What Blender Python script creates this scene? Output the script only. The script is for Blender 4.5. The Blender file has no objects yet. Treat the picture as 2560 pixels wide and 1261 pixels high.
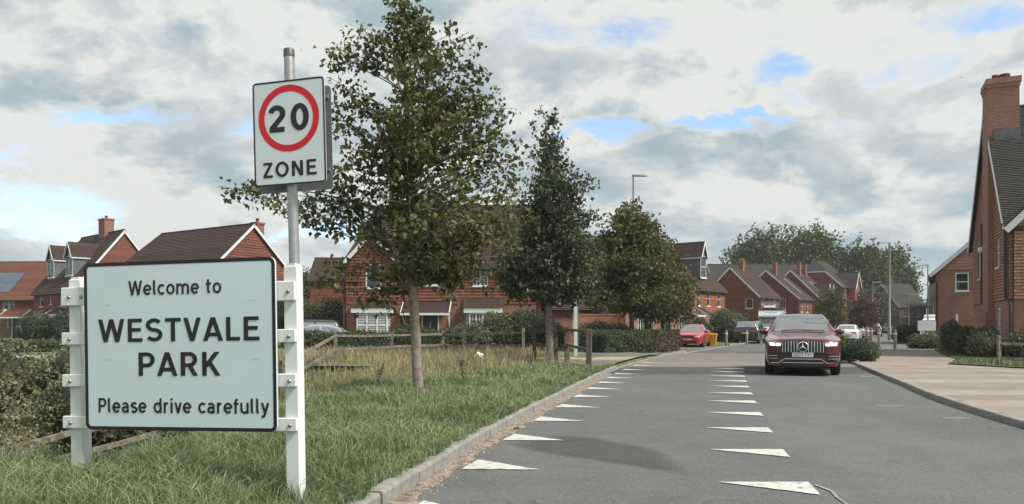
import bpy, bmesh, math, random
import numpy as np
from mathutils import Vector, Matrix
from mathutils.bvhtree import BVHTree
random.seed(7)
rng = np.random.default_rng(7)
S = bpy.context.scene
COL = S.collection
R = math.radians
PI = math.pi

# ---------------------------------------------------------------- camera
CH, FOC, HZ = 1.35, 1920.0, 815.0
cam = bpy.data.cameras.new('camera')
cam.sensor_width = 36.0
cam.lens = 36.0 * FOC / 2560.0
cam.shift_y = (HZ - 630.5) / 2560.0
cam.clip_start, cam.clip_end = 0.05, 3000
camo = bpy.data.objects.new('camera', cam)
COL.objects.link(camo)
camo.location = (0, 0, CH)
camo.rotation_euler = (R(90), 0, 0)
S.camera = camo

# ---------------------------------------------------------------- sky, sun, exposure
SUN_AZ, SUN_EL = 118.0, 49.0          # clockwise from +Y (the view direction): from the right, a little behind
sx, sy, sz = math.sin(R(SUN_AZ)) * math.cos(R(SUN_EL)), math.cos(R(SUN_AZ)) * math.cos(R(SUN_EL)), math.sin(R(SUN_EL))
world = bpy.data.worlds.new('World')
S.world = world
world.use_nodes = True
NT = world.node_tree
NT.nodes.clear()


def nd(nt, t, **k):
    n = nt.nodes.new(t)
    for a, b in k.items():
        setattr(n, a, b)
    return n


def mth(nt, op, a, b=None, c=None, clamp=False):
    n = nd(nt, 'ShaderNodeMath', operation=op, use_clamp=clamp)
    for i, q in enumerate((a, b, c)):
        if q is None:
            continue
        if isinstance(q, (int, float)):
            n.inputs[i].default_value = q
        else:
            nt.links.new(q, n.inputs[i])
    return n.outputs[0]


def mixc(nt, fac, a, b, blend='MIX'):
    n = nd(nt, 'ShaderNodeMix', data_type='RGBA', blend_type=blend)
    for i, q in ((0, fac), (6, a), (7, b)):
        if isinstance(q, (int, float)):
            n.inputs[i].default_value = q
        elif isinstance(q, tuple):
            n.inputs[i].default_value = (*q[:3], 1)
        else:
            nt.links.new(q, n.inputs[i])
    return n.outputs[2]


def ramp(nt, fac, lo, hi):
    n = nd(nt, 'ShaderNodeMapRange', interpolation_type='SMOOTHSTEP')
    nt.links.new(fac, n.inputs[0])
    n.inputs[1].default_value, n.inputs[2].default_value = lo, hi
    return n.outputs[0]


def noise_n(nt, vec, scale, detail=4, rough=.5, dist=0.0):
    n = nd(nt, 'ShaderNodeTexNoise')
    if vec is not None:
        nt.links.new(vec, n.inputs['Vector'])
    n.inputs['Scale'].default_value = scale
    n.inputs['Detail'].default_value = detail
    n.inputs['Roughness'].default_value = rough
    n.inputs['Distortion'].default_value = dist
    return n.outputs[0]


def build_sky():
    nt = NT
    tc = nd(nt, 'ShaderNodeTexCoord').outputs['Generated']
    sp = nd(nt, 'ShaderNodeSeparateXYZ')
    nt.links.new(tc, sp.inputs[0])
    x, y, z = sp.outputs
    cx = nd(nt, 'ShaderNodeCombineXYZ')
    nt.links.new(x, cx.inputs[0])
    nt.links.new(y, cx.inputs[1])
    nt.links.new(mth(nt, 'MULTIPLY', mth(nt, 'POWER', mth(nt, 'MAXIMUM', z, 0.0), .72), 1.75), cx.inputs[2])
    p = cx.outputs[0]
    n1 = noise_n(nt, p, 4.2, 10, .57, .25)
    sh_v = nd(nt, 'ShaderNodeVectorMath', operation='ADD')
    nt.links.new(p, sh_v.inputs[0])
    sh_v.inputs[1].default_value = (.02, .0, .055)
    n1b = noise_n(nt, sh_v.outputs[0], 4.2, 10, .57, .25)
    # openings in the cloud layer
    cov = n1
    yy = mth(nt, 'MAXIMUM', y, .05)
    a = mth(nt, 'DIVIDE', x, yy)
    b = mth(nt, 'DIVIDE', z, yy)
    warp = mth(nt, 'MULTIPLY', mth(nt, 'SUBTRACT', noise_n(nt, p, 9.0, 6, .62), .5), .20)
    a = mth(nt, 'ADD', a, warp)
    b = mth(nt, 'ADD', b, mth(nt, 'MULTIPLY', warp, .5))
    for px_, py_, wx, wy, k in ((285, 285, 270, 46, .30), (770, 305, 190, 40, .26), (1520, 328, 170, 30, .32),
                                (1830, 300, 210, 32, .32), (2430, 40, 220, 60, .13), (1960, 175, 90, 34, .12),
                                (800, 590, 130, 40, .34)):
        ex = mth(nt, 'DIVIDE', mth(nt, 'SUBTRACT', a, (px_ - 1280) / FOC), wx / FOC)
        ey = mth(nt, 'DIVIDE', mth(nt, 'SUBTRACT', b, (HZ - py_) / FOC), wy / FOC)
        q = mth(nt, 'ADD', mth(nt, 'MULTIPLY', ex, ex), mth(nt, 'MULTIPLY', ey, ey))
        g = mth(nt, 'SUBTRACT', 1.0, q, clamp=True)
        cov = mth(nt, 'SUBTRACT', cov, mth(nt, 'MULTIPLY', g, k))
    cov = mth(nt, 'ADD', cov, mth(nt, 'MULTIPLY', mth(nt, 'SUBTRACT', 1.0, ramp(nt, z, .02, .14)), .09))
    fine = noise_n(nt, p, 15, 10, .66, .3)
    cov = mth(nt, 'ADD', cov, mth(nt, 'MULTIPLY', mth(nt, 'SUBTRACT', fine, .5), .22))
    cover = ramp(nt, cov, .22, .41)
    shade = noise_n(nt, p, 3.6, 8, .56, .2)
    relief = mth(nt, 'MULTIPLY', mth(nt, 'SUBTRACT', n1, n1b), 1.15)
    sh = mth(nt, 'ADD', mth(nt, 'MULTIPLY', shade, .55), mth(nt, 'MULTIPLY', fine, .45))
    sh = mth(nt, 'ADD', sh, relief)
    dark = ramp(nt, sh, .31, .66)
    # lit edges: thin cloud next to an opening is brightest
    thin = mth(nt, 'SUBTRACT', 1.0, ramp(nt, cov, .42, .60))
    lit = mth(nt, 'MULTIPLY', thin, .45)
    dk = mth(nt, 'SUBTRACT', dark, lit, clamp=True)
    cl = mixc(nt, dk, (.90, .92, .89), (.45, .56, .62))
    # low clouds thicken towards the horizon
    hz = mth(nt, 'SUBTRACT', 1.0, ramp(nt, z, .0, .16))
    cl = mixc(nt, mth(nt, 'MULTIPLY', hz, .4), cl, (.68, .77, .80))
    sky = nd(nt, 'ShaderNodeTexSky', sky_type='NISHITA', sun_disc=False)
    sky.sun_elevation = R(SUN_EL)
    sky.sun_rotation = R(SUN_AZ)
    sky.air_density = 1.0
    sky.dust_density = .6
    sky.ozone_density = 2.0
    vm = nd(nt, 'ShaderNodeVectorMath', operation='SCALE')
    nt.links.new(cl, vm.inputs[0])
    vm.inputs['Scale'].default_value = 3.72
    col = mixc(nt, cover, sky.outputs[0], vm.outputs[0])
    bg = nd(nt, 'ShaderNodeBackground')
    nt.links.new(col, bg.inputs[0])
    bg.inputs[1].default_value = .1
    out = nd(nt, 'ShaderNodeOutputWorld')
    nt.links.new(bg.outputs[0], out.inputs[0])


build_sky()
sun = bpy.data.lights.new('sun', 'SUN')
sun.energy = 2.3
sun.angle = R(16)
sun.color = (1.0, .94, .86)
suno = bpy.data.objects.new('sun', sun)
COL.objects.link(suno)
suno.rotation_euler = Vector((-sx, -sy, -sz)).to_track_quat('-Z', 'Y').to_euler()
S.view_settings.view_transform = 'Standard'
S.view_settings.look = 'None'
S.view_settings.gamma = 1
S.view_settings.exposure = 1.26
S.cycles.max_bounces = 6
S.cycles.transparent_max_bounces = 6


# ---------------------------------------------------------------- materials
MATS = {}


def M(name, col, rough=.8, var=.12, scale=3.0, col2=None, bump=0.0, bscale=40.0, metal=0.0, spec=.4, coat=0.0, island=0.0,
      trans=0.0, emit=None, dirt=None):
    if name in MATS:
        return MATS[name]
    m = bpy.data.materials.new(name)
    m.use_nodes = True
    nt = m.node_tree
    bs = nt.nodes['Principled BSDF']
    tc = nd(nt, 'ShaderNodeTexCoord').outputs['Object']
    f = noise_n(nt, tc, scale, 6, .6)
    lo = tuple(c * (1 - var) for c in col)
    hi = tuple(c * (1 + var) for c in (col2 or col))
    c = mixc(nt, ramp(nt, f, .32, .68), lo, hi)
    if dirt:
        g = noise_n(nt, tc, dirt[1], 7, .65, .5)
        c = mixc(nt, mth(nt, 'MULTIPLY', ramp(nt, g, .5, .75), dirt[2]), c, dirt[0])
    if island:
        ri = nd(nt, 'ShaderNodeNewGeometry').outputs['Random Per Island']
        k = mth(nt, 'ADD', mth(nt, 'MULTIPLY', ri, 2 * island), 1 - island)
        vm = nd(nt, 'ShaderNodeVectorMath', operation='SCALE')
        nt.links.new(c, vm.inputs[0])
        nt.links.new(k, vm.inputs['Scale'])
        c = vm.outputs[0]
    nt.links.new(c, bs.inputs['Base Color'])
    bs.inputs['Roughness'].default_value = rough
    bs.inputs['Metallic'].default_value = metal
    bs.inputs['Specular IOR Level'].default_value = spec
    bs.inputs['Coat Weight'].default_value = coat
    bs.inputs['Coat Roughness'].default_value = .04
    if name == 'car_glass':
        bs.inputs['IOR'].default_value = 2.6
    if emit:
        bs.inputs['Emission Color'].default_value = (*emit[0], 1)
        bs.inputs['Emission Strength'].default_value = emit[1]
    if bump:
        b = nd(nt, 'ShaderNodeBump')
        b.inputs['Strength'].default_value = bump
        b.inputs['Distance'].default_value = .02
        nt.links.new(noise_n(nt, tc, bscale, 5, .65), b.inputs['Height'])
        nt.links.new(b.outputs[0], bs.inputs['Normal'])
    if trans:
        t = nd(nt, 'ShaderNodeBsdfTranslucent')
        nt.links.new(c, t.inputs[0])
        mx = nd(nt, 'ShaderNodeMixShader')
        mx.inputs[0].default_value = trans
        nt.links.new(bs.outputs[0], mx.inputs[1])
        nt.links.new(t.outputs[0], mx.inputs[2])
        nt.links.new(mx.outputs[0], nt.nodes['Material Output'].inputs[0])
    MATS[name] = m
    return m


def M_unit(name, bw, bh, c1, c2, mortar, msize=.012, rough=.85, var=.25, bump=.5, offset=.5, patch=None):
    """brick, tile or block pattern in metres on the UV map"""
    if name in MATS:
        return MATS[name]
    m = bpy.data.materials.new(name)
    m.use_nodes = True
    nt = m.node_tree
    bs = nt.nodes['Principled BSDF']
    uv = nd(nt, 'ShaderNodeUVMap').outputs[0]
    br = nd(nt, 'ShaderNodeTexBrick')
    br.offset = offset
    nt.links.new(uv, br.inputs['Vector'])
    br.inputs['Color1'].default_value = (*c1, 1)
    br.inputs['Color2'].default_value = (*c2, 1)
    br.inputs['Mortar'].default_value = (*mortar, 1)
    br.inputs['Scale'].default_value = 1
    br.inputs['Mortar Size'].default_value = msize
    br.inputs['Mortar Smooth'].default_value = .2
    br.inputs['Bias'].default_value = 0
    br.inputs['Brick Width'].default_value = bw
    br.inputs['Row Height'].default_value = bh
    tc = nd(nt, 'ShaderNodeTexCoord').outputs['Object']
    n = noise_n(nt, tc, .7, 6, .65)
    n2 = noise_n(nt, tc, 9, 4, .6)
    k = mth(nt, 'ADD', mth(nt, 'MULTIPLY', n, var * 1.6), mth(nt, 'MULTIPLY', n2, var))
    k = mth(nt, 'ADD', k, 1 - var * 1.3)
    vm = nd(nt, 'ShaderNodeVectorMath', operation='SCALE')
    nt.links.new(br.outputs[0], vm.inputs[0])
    nt.links.new(k, vm.inputs['Scale'])
    c = vm.outputs[0]
    if patch:
        g = noise_n(nt, tc, patch[1], 6, .6, .6)
        c = mixc(nt, mth(nt, 'MULTIPLY', ramp(nt, g, .48, .7), patch[2]), c, patch[0])
    ri = nd(nt, 'ShaderNodeNewGeometry').outputs['Random Per Island']
    vm2 = nd(nt, 'ShaderNodeVectorMath', operation='SCALE')
    nt.links.new(c, vm2.inputs[0])
    nt.links.new(mth(nt, 'ADD', mth(nt, 'MULTIPLY', ri, .3), .85), vm2.inputs['Scale'])
    nt.links.new(vm2.outputs[0], bs.inputs['Base Color'])
    bs.inputs['Roughness'].default_value = rough
    bs.inputs['Specular IOR Level'].default_value = .25
    b = nd(nt, 'ShaderNodeBump')
    b.inputs['Strength'].default_value = bump
    b.inputs['Distance'].default_value = .01
    nt.links.new(mth(nt, 'SUBTRACT', 1.0, br.outputs[1]), b.inputs['Height'])
    nt.links.new(b.outputs[0], bs.inputs['Normal'])
    MATS[name] = m
    return m


BRICK = M_unit('red_brick', .225, .075, (.27, .10, .066), (.18, .072, .053), (.27, .23, .19), .010)
BRICKD = M_unit('dark_brick', .225, .075, (.13, .075, .058), (.10, .06, .048), (.16, .14, .12), .010)
BRICKO = M_unit('orange_brick', .225, .075, (.40, .15, .08), (.28, .10, .06), (.34, .28, .22), .010)
HANG = M_unit('clay_hanging_tile', .165, .115, (.215, .084, .057), (.16, .066, .049), (.10, .035, .022), .006, var=.25)
HANGR = M_unit('brown_hanging_tile', .165, .125, (.42, .235, .165), (.35, .195, .14), (.14, .075, .055), .010, var=.22)  # tile joints, widened to also paint in the shadow line under each course
BRICKR = M_unit('brown_brick', .225, .075, (.30, .125, .085), (.21, .092, .068), (.30, .25, .21), .010)
HANGO = M_unit('orange_hanging_tile', .165, .115, (.31, .11, .06), (.24, .088, .05), (.13, .045, .027), .006, var=.25)
ROOFB = M_unit('brown_roof_tile', .165, .11, (.070, .045, .036), (.052, .036, .031), (.035, .024, .02), .006, var=.3)
ROOFR = M_unit('red_roof_tile', .165, .11, (.17, .07, .045), (.13, .056, .04), (.06, .03, .02), .006, var=.3)
ROOFG = M_unit('grey_roof_tile', .165, .11, (.060, .056, .054), (.046, .044, .043), (.02, .02, .02), .006, var=.3)
PAVE = M_unit('block_paving', .20, .10, (.31, .265, .225), (.25, .22, .19), (.16, .13, .11), .006, var=.3, bump=.25,
              patch=((.20, .175, .15), .6, .6))
TABLE = M_unit('worn_block_paving', .20, .10, (.205, .19, .165), (.175, .162, .142), (.12, .105, .09), .006, var=.3, bump=.25,
               patch=((.12, .11, .10), .6, .4))
WHITE = M('white_paint', (.7, .71, .69), .5, .04, 2, dirt=((.5, .52, .46), 3, .35))
UPVC = M('white_frame', (.64, .66, .65), .35, .03, 2)
POSTW = M('white_plastic_post', (.68, .71, .69), .38, .03, 2, dirt=((.60, .64, .55), 6, .3))
LEAD = M('lead_sheet', (.11, .12, .13), .55, .2, 4)
BLACKM = M('black_plastic', (.018, .018, .02), .4, .1, 5)
GLASS = M('window_glass', (.025, .032, .036), .04, .2, 1, spec=.9)
CGLASS = M('car_glass', (.018, .024, .026), .03, .2, 1, spec=1.0, coat=.6)
SHUT = M('white_blind', (.62, .63, .62), .6, .06, 8)
DOORM = M('dark_green_door', (.015, .03, .03), .3, .1, 4)
CONC = M('kerb_concrete', (.25, .245, .225), .9, .18, 5, bump=.35, bscale=60, dirt=((.13, .12, .10), 7, .6))
TIMB = M('weathered_timber', (.14, .12, .095), .9, .3, 7, col2=(.19, .17, .14), bump=.5, bscale=30)
TIMD = M('brown_timber', (.12, .095, .075), .9, .3, 7, bump=.5, bscale=30)
BARK = M('smooth_bark', (.18, .155, .125), .9, .25, 9, col2=(.23, .20, .165), bump=.6, bscale=35, dirt=((.30, .31, .26), 14, .5))
BARKD = M('dark_bark', (.09, .075, .06), .9, .3, 9, bump=.6, bscale=30)
GALV = M('galvanised_steel', (.36, .38, .38), .45, .12, 12, metal=.6, spec=.5)
LAMPG = M('grey_lamp_steel', (.17, .175, .165), .5, .15, 8, metal=.2)
STEELD = M('dark_lamp_steel', (.10, .105, .105), .5, .15, 8, metal=.3)
TYRE = M('tyre_rubber', (.018, .018, .018), .85, .2, 20)
ALLOY = M('alloy_metal', (.42, .43, .44), .3, .1, 10, metal=.9)
CHROME = M('chrome_trim', (.75, .76, .77), .14, .03, 4, metal=1.0)


def asphalt(name, base, fleck, patch):
    m = bpy.data.materials.new(name)
    m.use_nodes = True
    nt = m.node_tree
    bs = nt.nodes['Principled BSDF']
    tc = nd(nt, 'ShaderNodeTexCoord').outputs['Object']
    big = noise_n(nt, tc, .35, 6, .6, .4)
    mid = noise_n(nt, tc, 2.2, 6, .65)
    fine = noise_n(nt, tc, 75, 3, .7)
    grain = noise_n(nt, tc, 22, 4, .75)
    k = mth(nt, 'ADD', mth(nt, 'MULTIPLY', big, .5), mth(nt, 'MULTIPLY', mid, .35))
    k = mth(nt, 'ADD', mth(nt, 'ADD', k, mth(nt, 'MULTIPLY', mth(nt, 'SUBTRACT', fine, .5), .9)),
            mth(nt, 'MULTIPLY', mth(nt, 'SUBTRACT', grain, .5), .75))
    c = mixc(nt, ramp(nt, k, .1, .8), tuple(q * .62 for q in base), tuple(q * 1.32 for q in base))
    vo = nd(nt, 'ShaderNodeTexVoronoi')
    vo.inputs['Scale'].default_value = 60
    nt.links.new(tc, vo.inputs['Vector'])
    sp = nd(nt, 'ShaderNodeSeparateColor')
    nt.links.new(vo.outputs['Color'], sp.inputs[0])
    fl = mth(nt, 'MULTIPLY', mth(nt, 'GREATER_THAN', sp.outputs[0], .965), mth(nt, 'LESS_THAN', vo.outputs['Distance'], .42))
    c = mixc(nt, mth(nt, 'MULTIPLY', fl, .7), c, fleck)
    g = noise_n(nt, tc, .22, 6, .6, 1.2)
    c = mixc(nt, mth(nt, 'MULTIPLY', ramp(nt, g, .55, .68), .35), c, patch)
    # faint polished tracks along the road
    mp = nd(nt, 'ShaderNodeMapping')
    mp.inputs['Rotation'].default_value = (0, 0, R(13))
    mp.inputs['Scale'].default_value = (1.3, .05, 1)
    nt.links.new(tc, mp.inputs['Vector'])
    tr_ = noise_n(nt, mp.outputs[0], 1.0, 5, .6)
    c = mixc(nt, mth(nt, 'MULTIPLY', ramp(nt, tr_, .45, .65), .22), c, tuple(q * .72 for q in base))
    sp_ = noise_n(nt, tc, 1.1, 8, .7, 1.5)
    c = mixc(nt, mth(nt, 'MULTIPLY', ramp(nt, sp_, .60, .72), .30), c, tuple(q * .55 for q in base))
    # thin cracks
    v2 = nd(nt, 'ShaderNodeTexVoronoi', feature='DISTANCE_TO_EDGE')
    v2.inputs['Scale'].default_value = .28
    wv = nd(nt, 'ShaderNodeVectorMath', operation='ADD')
    nz = nd(nt, 'ShaderNodeTexNoise')
    nz.inputs['Scale'].default_value = 1.4
    nz.inputs['Detail'].default_value = 6
    nt.links.new(tc, nz.inputs['Vector'])
    nt.links.new(tc, wv.inputs[0])
    nt.links.new(nz.outputs['Color'], wv.inputs[1])
    nt.links.new(wv.outputs[0], v2.inputs['Vector'])
    cr = mth(nt, 'MULTIPLY', mth(nt, 'LESS_THAN', v2.outputs['Distance'], .004), ramp(nt, mid, .45, .6))
    c = mixc(nt, mth(nt, 'MULTIPLY', cr, .55), c, tuple(q * .35 for q in base))
    nt.links.new(c, bs.inputs['Base Color'])
    bs.inputs['Roughness'].default_value = .82
    bs.inputs['Specular IOR Level'].default_value = .3
    b = nd(nt, 'ShaderNodeBump')
    b.inputs['Strength'].default_value = .45
    b.inputs['Distance'].default_value = .006
    nt.links.new(mth(nt, 'ADD', fine, grain), b.inputs['Height'])
    nt.links.new(b.outputs[0], bs.inputs['Normal'])
    return m


ASPH = asphalt('asphalt', (.122, .127, .125), (.34, .34, .32), (.085, .088, .088))
ASPD = asphalt('dark_asphalt', (.075, .077, .078), (.26, .26, .25), (.06, .06, .06))
FOOT = asphalt('footway_asphalt', (.15, .148, .14), (.34, .34, .32), (.12, .12, .115))


def paint_mat():
    m = bpy.data.materials.new('road_paint')
    m.use_nodes = True
    nt = m.node_tree
    bs = nt.nodes['Principled BSDF']
    tc = nd(nt, 'ShaderNodeTexCoord').outputs['Object']
    a = noise_n(nt, tc, 9, 7, .7, .5)
    b = noise_n(nt, tc, 60, 3, .7)
    k = mth(nt, 'ADD', mth(nt, 'MULTIPLY', a, .75), mth(nt, 'MULTIPLY', b, .25))
    c = mixc(nt, ramp(nt, k, .51, .63), (.52, .52, .48), (.20, .20, .19))
    c = mixc(nt, mth(nt, 'MULTIPLY', ramp(nt, b, .45, .7), .25), c, (.36, .36, .33))
    nt.links.new(c, bs.inputs['Base Color'])
    bs.inputs['Roughness'].default_value = .75
    return m


PAINT = paint_mat()


def leafmat(name, c1, c2, trans=.28, rough=.5, island=.35):
    return M(name, c1, rough, .1, .8, col2=c2, island=island, trans=trans, spec=.35)


LF_LIME = leafmat('lime_leaf', (.082, .095, .036), (.132, .140, .052), .34, island=.24)
LF_DARK = leafmat('dark_leaf', (.050, .066, .036), (.086, .104, .048), .24)
LF_MAPLE = leafmat('maple_leaf', (.072, .088, .036), (.125, .128, .044), .3)
LF_GOLD = leafmat('turning_leaf', (.085, .085, .022), (.16, .115, .028), .3)
LF_OAK = leafmat('oak_leaf', (.056, .074, .022), (.10, .114, .032), .22)
LF_RED = leafmat('reddish_leaf', (.085, .050, .035), (.12, .075, .05), .2)
LF_PURP = leafmat('purple_leaf', (.035, .022, .025), (.055, .035, .035), .2)
LF_HEDGE = leafmat('hedge_leaf', (.055, .074, .038), (.092, .112, .052), .2)
LF_BROWN = leafmat('brown_hedge_leaf', (.085, .060, .042), (.12, .085, .055), .15)
LF_YEL = leafmat('clipped_yellow_leaf', (.13, .13, .040), (.19, .175, .06), .2)
LF_MIX = leafmat('bramble_leaf', (.155, .165, .098), (.235, .23, .135), .28)
TWIG = M('twig', (.11, .085, .06), .9, .3, 12)
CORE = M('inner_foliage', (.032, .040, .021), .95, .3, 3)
GRASSM = leafmat('grass_blade', (.165, .222, .105), (.235, .288, .145), .3, .55, .45)
DRYM = leafmat('dry_grass_blade', (.30, .255, .145), (.38, .325, .19), .25, .6, .35)
LAWNM = leafmat('lawn_blade', (.075, .115, .048), (.11, .15, .065), .25, .6, .35)
GROUNDM = M('turf_soil', (.075, .095, .04), .95, .3, 1.1, col2=(.12, .135, .06), bump=.8, bscale=25,
            dirt=((.10, .085, .055), .8, .6))


# ---------------------------------------------------------------- helpers
def px(x, y, d):
    """a point at depth d seen at photograph position x, y (used for measuring)"""
    return Vector(((x - 1280) / FOC * d, d, CH + (HZ - y) / FOC * d))


def pchip(xs, ys):
    xs, ys = np.array(xs, float), np.array(ys, float)
    h = np.diff(xs)
    dl = np.diff(ys) / h
    m = np.zeros_like(ys)
    m[0], m[-1] = dl[0], dl[-1]
    for i in range(1, len(xs) - 1):
        if dl[i - 1] * dl[i] > 0:
            w1, w2 = 2 * h[i] + h[i - 1], h[i] + 2 * h[i - 1]
            m[i] = (w1 + w2) / (w1 / dl[i - 1] + w2 / dl[i])

    def f(x):
        x = np.asarray(x, float)
        i = np.clip(np.searchsorted(xs, x) - 1, 0, len(xs) - 2)
        t = (x - xs[i]) / h[i]
        tc = np.clip(t, 0, 1)
        r = ((1 + 2 * tc) * (1 - tc) ** 2 * ys[i] + tc * (1 - tc) ** 2 * h[i] * m[i]
             + tc * tc * (3 - 2 * tc) * ys[i + 1] + tc * tc * (tc - 1) * h[i] * m[i + 1])
        r = r + np.where(t < 0, t * h[i] * m[i], 0) + np.where(t > 1, (t - 1) * h[i] * m[i + 1], 0)
        return r
    return f


def sstep(a, b, x):
    t = np.clip((np.asarray(x, float) - a) / (b - a), 0, 1)
    return t * t * (3 - 2 * t)


def props(o, label=None, cat=None, group=None, kind=None):
    if label:
        o['label'] = label
    if cat:
        o['category'] = cat
    if group:
        o['group'] = group
    if kind:
        o['kind'] = kind
    return o


def thing(name, label, cat, loc=(0, 0, 0), rz=0.0, group=None, tilt=None):
    o = bpy.data.objects.new(name, None)
    COL.objects.link(o)
    o.location = loc
    o.rotation_euler = (0, 0, rz) if tilt is None else (tilt[0], tilt[1], rz)
    o.empty_display_size = .2
    return props(o, label, cat, group)


def link(name, me, parent=None, loc=None, rz=None):
    o = bpy.data.objects.new(name, me)
    COL.objects.link(o)
    if parent is not None:
        o.parent = parent
    if loc is not None:
        o.location = loc
    if rz is not None:
        o.rotation_euler = (0, 0, rz)
    return o


def copy_tree(o, parent=None):
    c = o.copy()
    COL.objects.link(c)
    c.parent = parent
    for ch in list(o.children):
        copy_tree(ch, c)
    return c


class MB:
    """collects faces; build() links them as one mesh object"""

    def __init__(s):
        s.v, s.f, s.mi, s.uv, s.sm = [], [], [], [], []

    def face(s, pts, m=0, uv=None, smooth=False):
        n = len(s.v)
        s.v.extend(Vector(p) for p in pts)
        s.f.append(tuple(range(n, n + len(pts))))
        s.mi.append(m)
        s.uv.append(uv)
        s.sm.append(smooth)

    def mesh(s, verts, faces, m=0, smooth=False):
        n = len(s.v)
        s.v.extend(Vector(p) for p in verts)
        for f in faces:
            s.f.append(tuple(n + i for i in f))
            s.mi.append(m)
            s.uv.append(None)
            s.sm.append(smooth)
        return s

    def box(s, x0, x1, y0, y1, z0, z1, m=0, mat=None, bev=0.0):
        if bev:
            b = bev
            lay = [(x0 + b, x1 - b, y0 + b, y1 - b, z0), (x0, x1, y0, y1, z0 + b), (x0, x1, y0, y1, z1 - b), (x0 + b, x1 - b, y0 + b, y1 - b, z1)]
        else:
            lay = [(x0, x1, y0, y1, z0), (x0, x1, y0, y1, z1)]
        v = []
        for a, b_, c, d, z in lay:
            v += [(a, c, z), (b_, c, z), (b_, d, z), (a, d, z)]
        if mat is not None:
            v = [mat @ Vector(p) for p in v]
        f = [(3, 2, 1, 0)]
        for k in range(len(lay) - 1):
            o = 4 * k
            f += [(o, o + 1, o + 5, o + 4), (o + 1, o + 2, o + 6, o + 5), (o + 2, o + 3, o + 7, o + 6), (o + 3, o, o + 4, o + 7)]
        o = 4 * (len(lay) - 1)
        f.append((o, o + 1, o + 2, o + 3))
        return s.mesh(v, f, m)

    def beam(s, p, q, w, h, up=(0, 0, 1), m=0):
        p, q = Vector(p), Vector(q)
        d = q - p
        L = d.length
        d.normalize()
        up = Vector(up)
        sd = d.cross(up)
        if sd.length < 1e-4:
            sd = Vector((1, 0, 0))
        sd.normalize()
        u2 = sd.cross(d)
        mt = Matrix((sd, d, u2)).transposed().to_4x4()
        mt.translation = p
        return s.box(-w / 2, w / 2, 0, L, -h / 2, h / 2, m, mt)

    def tube(s, pts, rad, n=8, m=0, cap=True):
        pts = [Vector(p) for p in pts]
        if isinstance(rad, (int, float)):
            rad = [rad] * len(pts)
        v, f = [], []
        pr = None
        for i, p in enumerate(pts):
            a = pts[max(i - 1, 0)]
            b = pts[min(i + 1, len(pts) - 1)]
            d = (b - a).normalized()
            if pr is None:
                pr = d.orthogonal().normalized()
            pr = (pr - d * pr.dot(d)).normalized()
            q = d.cross(pr)
            for k in range(n):
                t = 2 * PI * k / n
                v.append(p + (pr * math.cos(t) + q * math.sin(t)) * rad[i])
        for i in range(len(pts) - 1):
            for k in range(n):
                f.append((i * n + k, i * n + (k + 1) % n, (i + 1) * n + (k + 1) % n, (i + 1) * n + k))
        s.mesh(v, f, m, True)
        if cap:
            s.mesh(v[:n], [tuple(reversed(range(n)))], m)
            s.mesh(v[-n:], [tuple(range(n))], m)
        return s

    def lathe(s, prof, n=16, m=0, mat=None, smooth=True):
        v, f = [], []
        for r, z in prof:
            for k in range(n):
                t = 2 * PI * k / n
                p = Vector((r * math.cos(t), r * math.sin(t), z))
                v.append(mat @ p if mat is not None else p)
        for i in range(len(prof) - 1):
            for k in range(n):
                f.append((i * n + k, i * n + (k + 1) % n, (i + 1) * n + (k + 1) % n, (i + 1) * n + k))
        return s.mesh(v, f, m, smooth)

    def build(s, name, mats, parent=None, loc=None, rz=None):
        return link(name, s.data(name, mats), parent, loc, rz)

    def data(s, name, mats):
        me = bpy.data.meshes.new(name)
        me.from_pydata([tuple(p) for p in s.v], [], s.f)
        for m in (mats if isinstance(mats, (list, tuple)) else [mats]):
            me.materials.append(m)
        me.polygons.foreach_set('material_index', s.mi)
        me.polygons.foreach_set('use_smooth', s.sm)
        uvl = me.uv_layers.new(name='UVMap')
        flat = []
        for poly, uv in zip(me.polygons, s.uv):
            if uv is not None:
                for q in uv:
                    flat += [q[0], q[1]]
                continue
            n = poly.normal
            ax, ay, az = abs(n.x), abs(n.y), abs(n.z)
            for i in poly.vertices:
                p = s.v[i]
                if az >= ax and az >= ay:
                    flat += [p.x, p.y]
                elif ay >= ax:
                    flat += [p.x, p.z]
                else:
                    flat += [p.y, p.z]
        uvl.data.foreach_set('uv', flat)
        me.update()
        return me


def np_mesh(name, verts, faces, mat, parent=None, smooth=False):
    """verts (n,3), faces (m,k) arrays"""
    me = bpy.data.meshes.new(name)
    nv, (nf, k) = len(verts), faces.shape
    me.vertices.add(nv)
    me.vertices.foreach_set('co', np.ascontiguousarray(verts, dtype=np.float32).ravel())
    me.loops.add(nf * k)
    me.loops.foreach_set('vertex_index', np.ascontiguousarray(faces, dtype=np.int32).ravel())
    me.polygons.add(nf)
    me.polygons.foreach_set('loop_start', np.arange(0, nf * k, k, dtype=np.int32))
    me.polygons.foreach_set('loop_total', np.full(nf, k, dtype=np.int32))
    me.polygons.foreach_set('use_smooth', np.full(nf, smooth))
    me.materials.append(mat)
    me.update(calc_edges=True)
    return link(name, me, parent)


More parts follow.
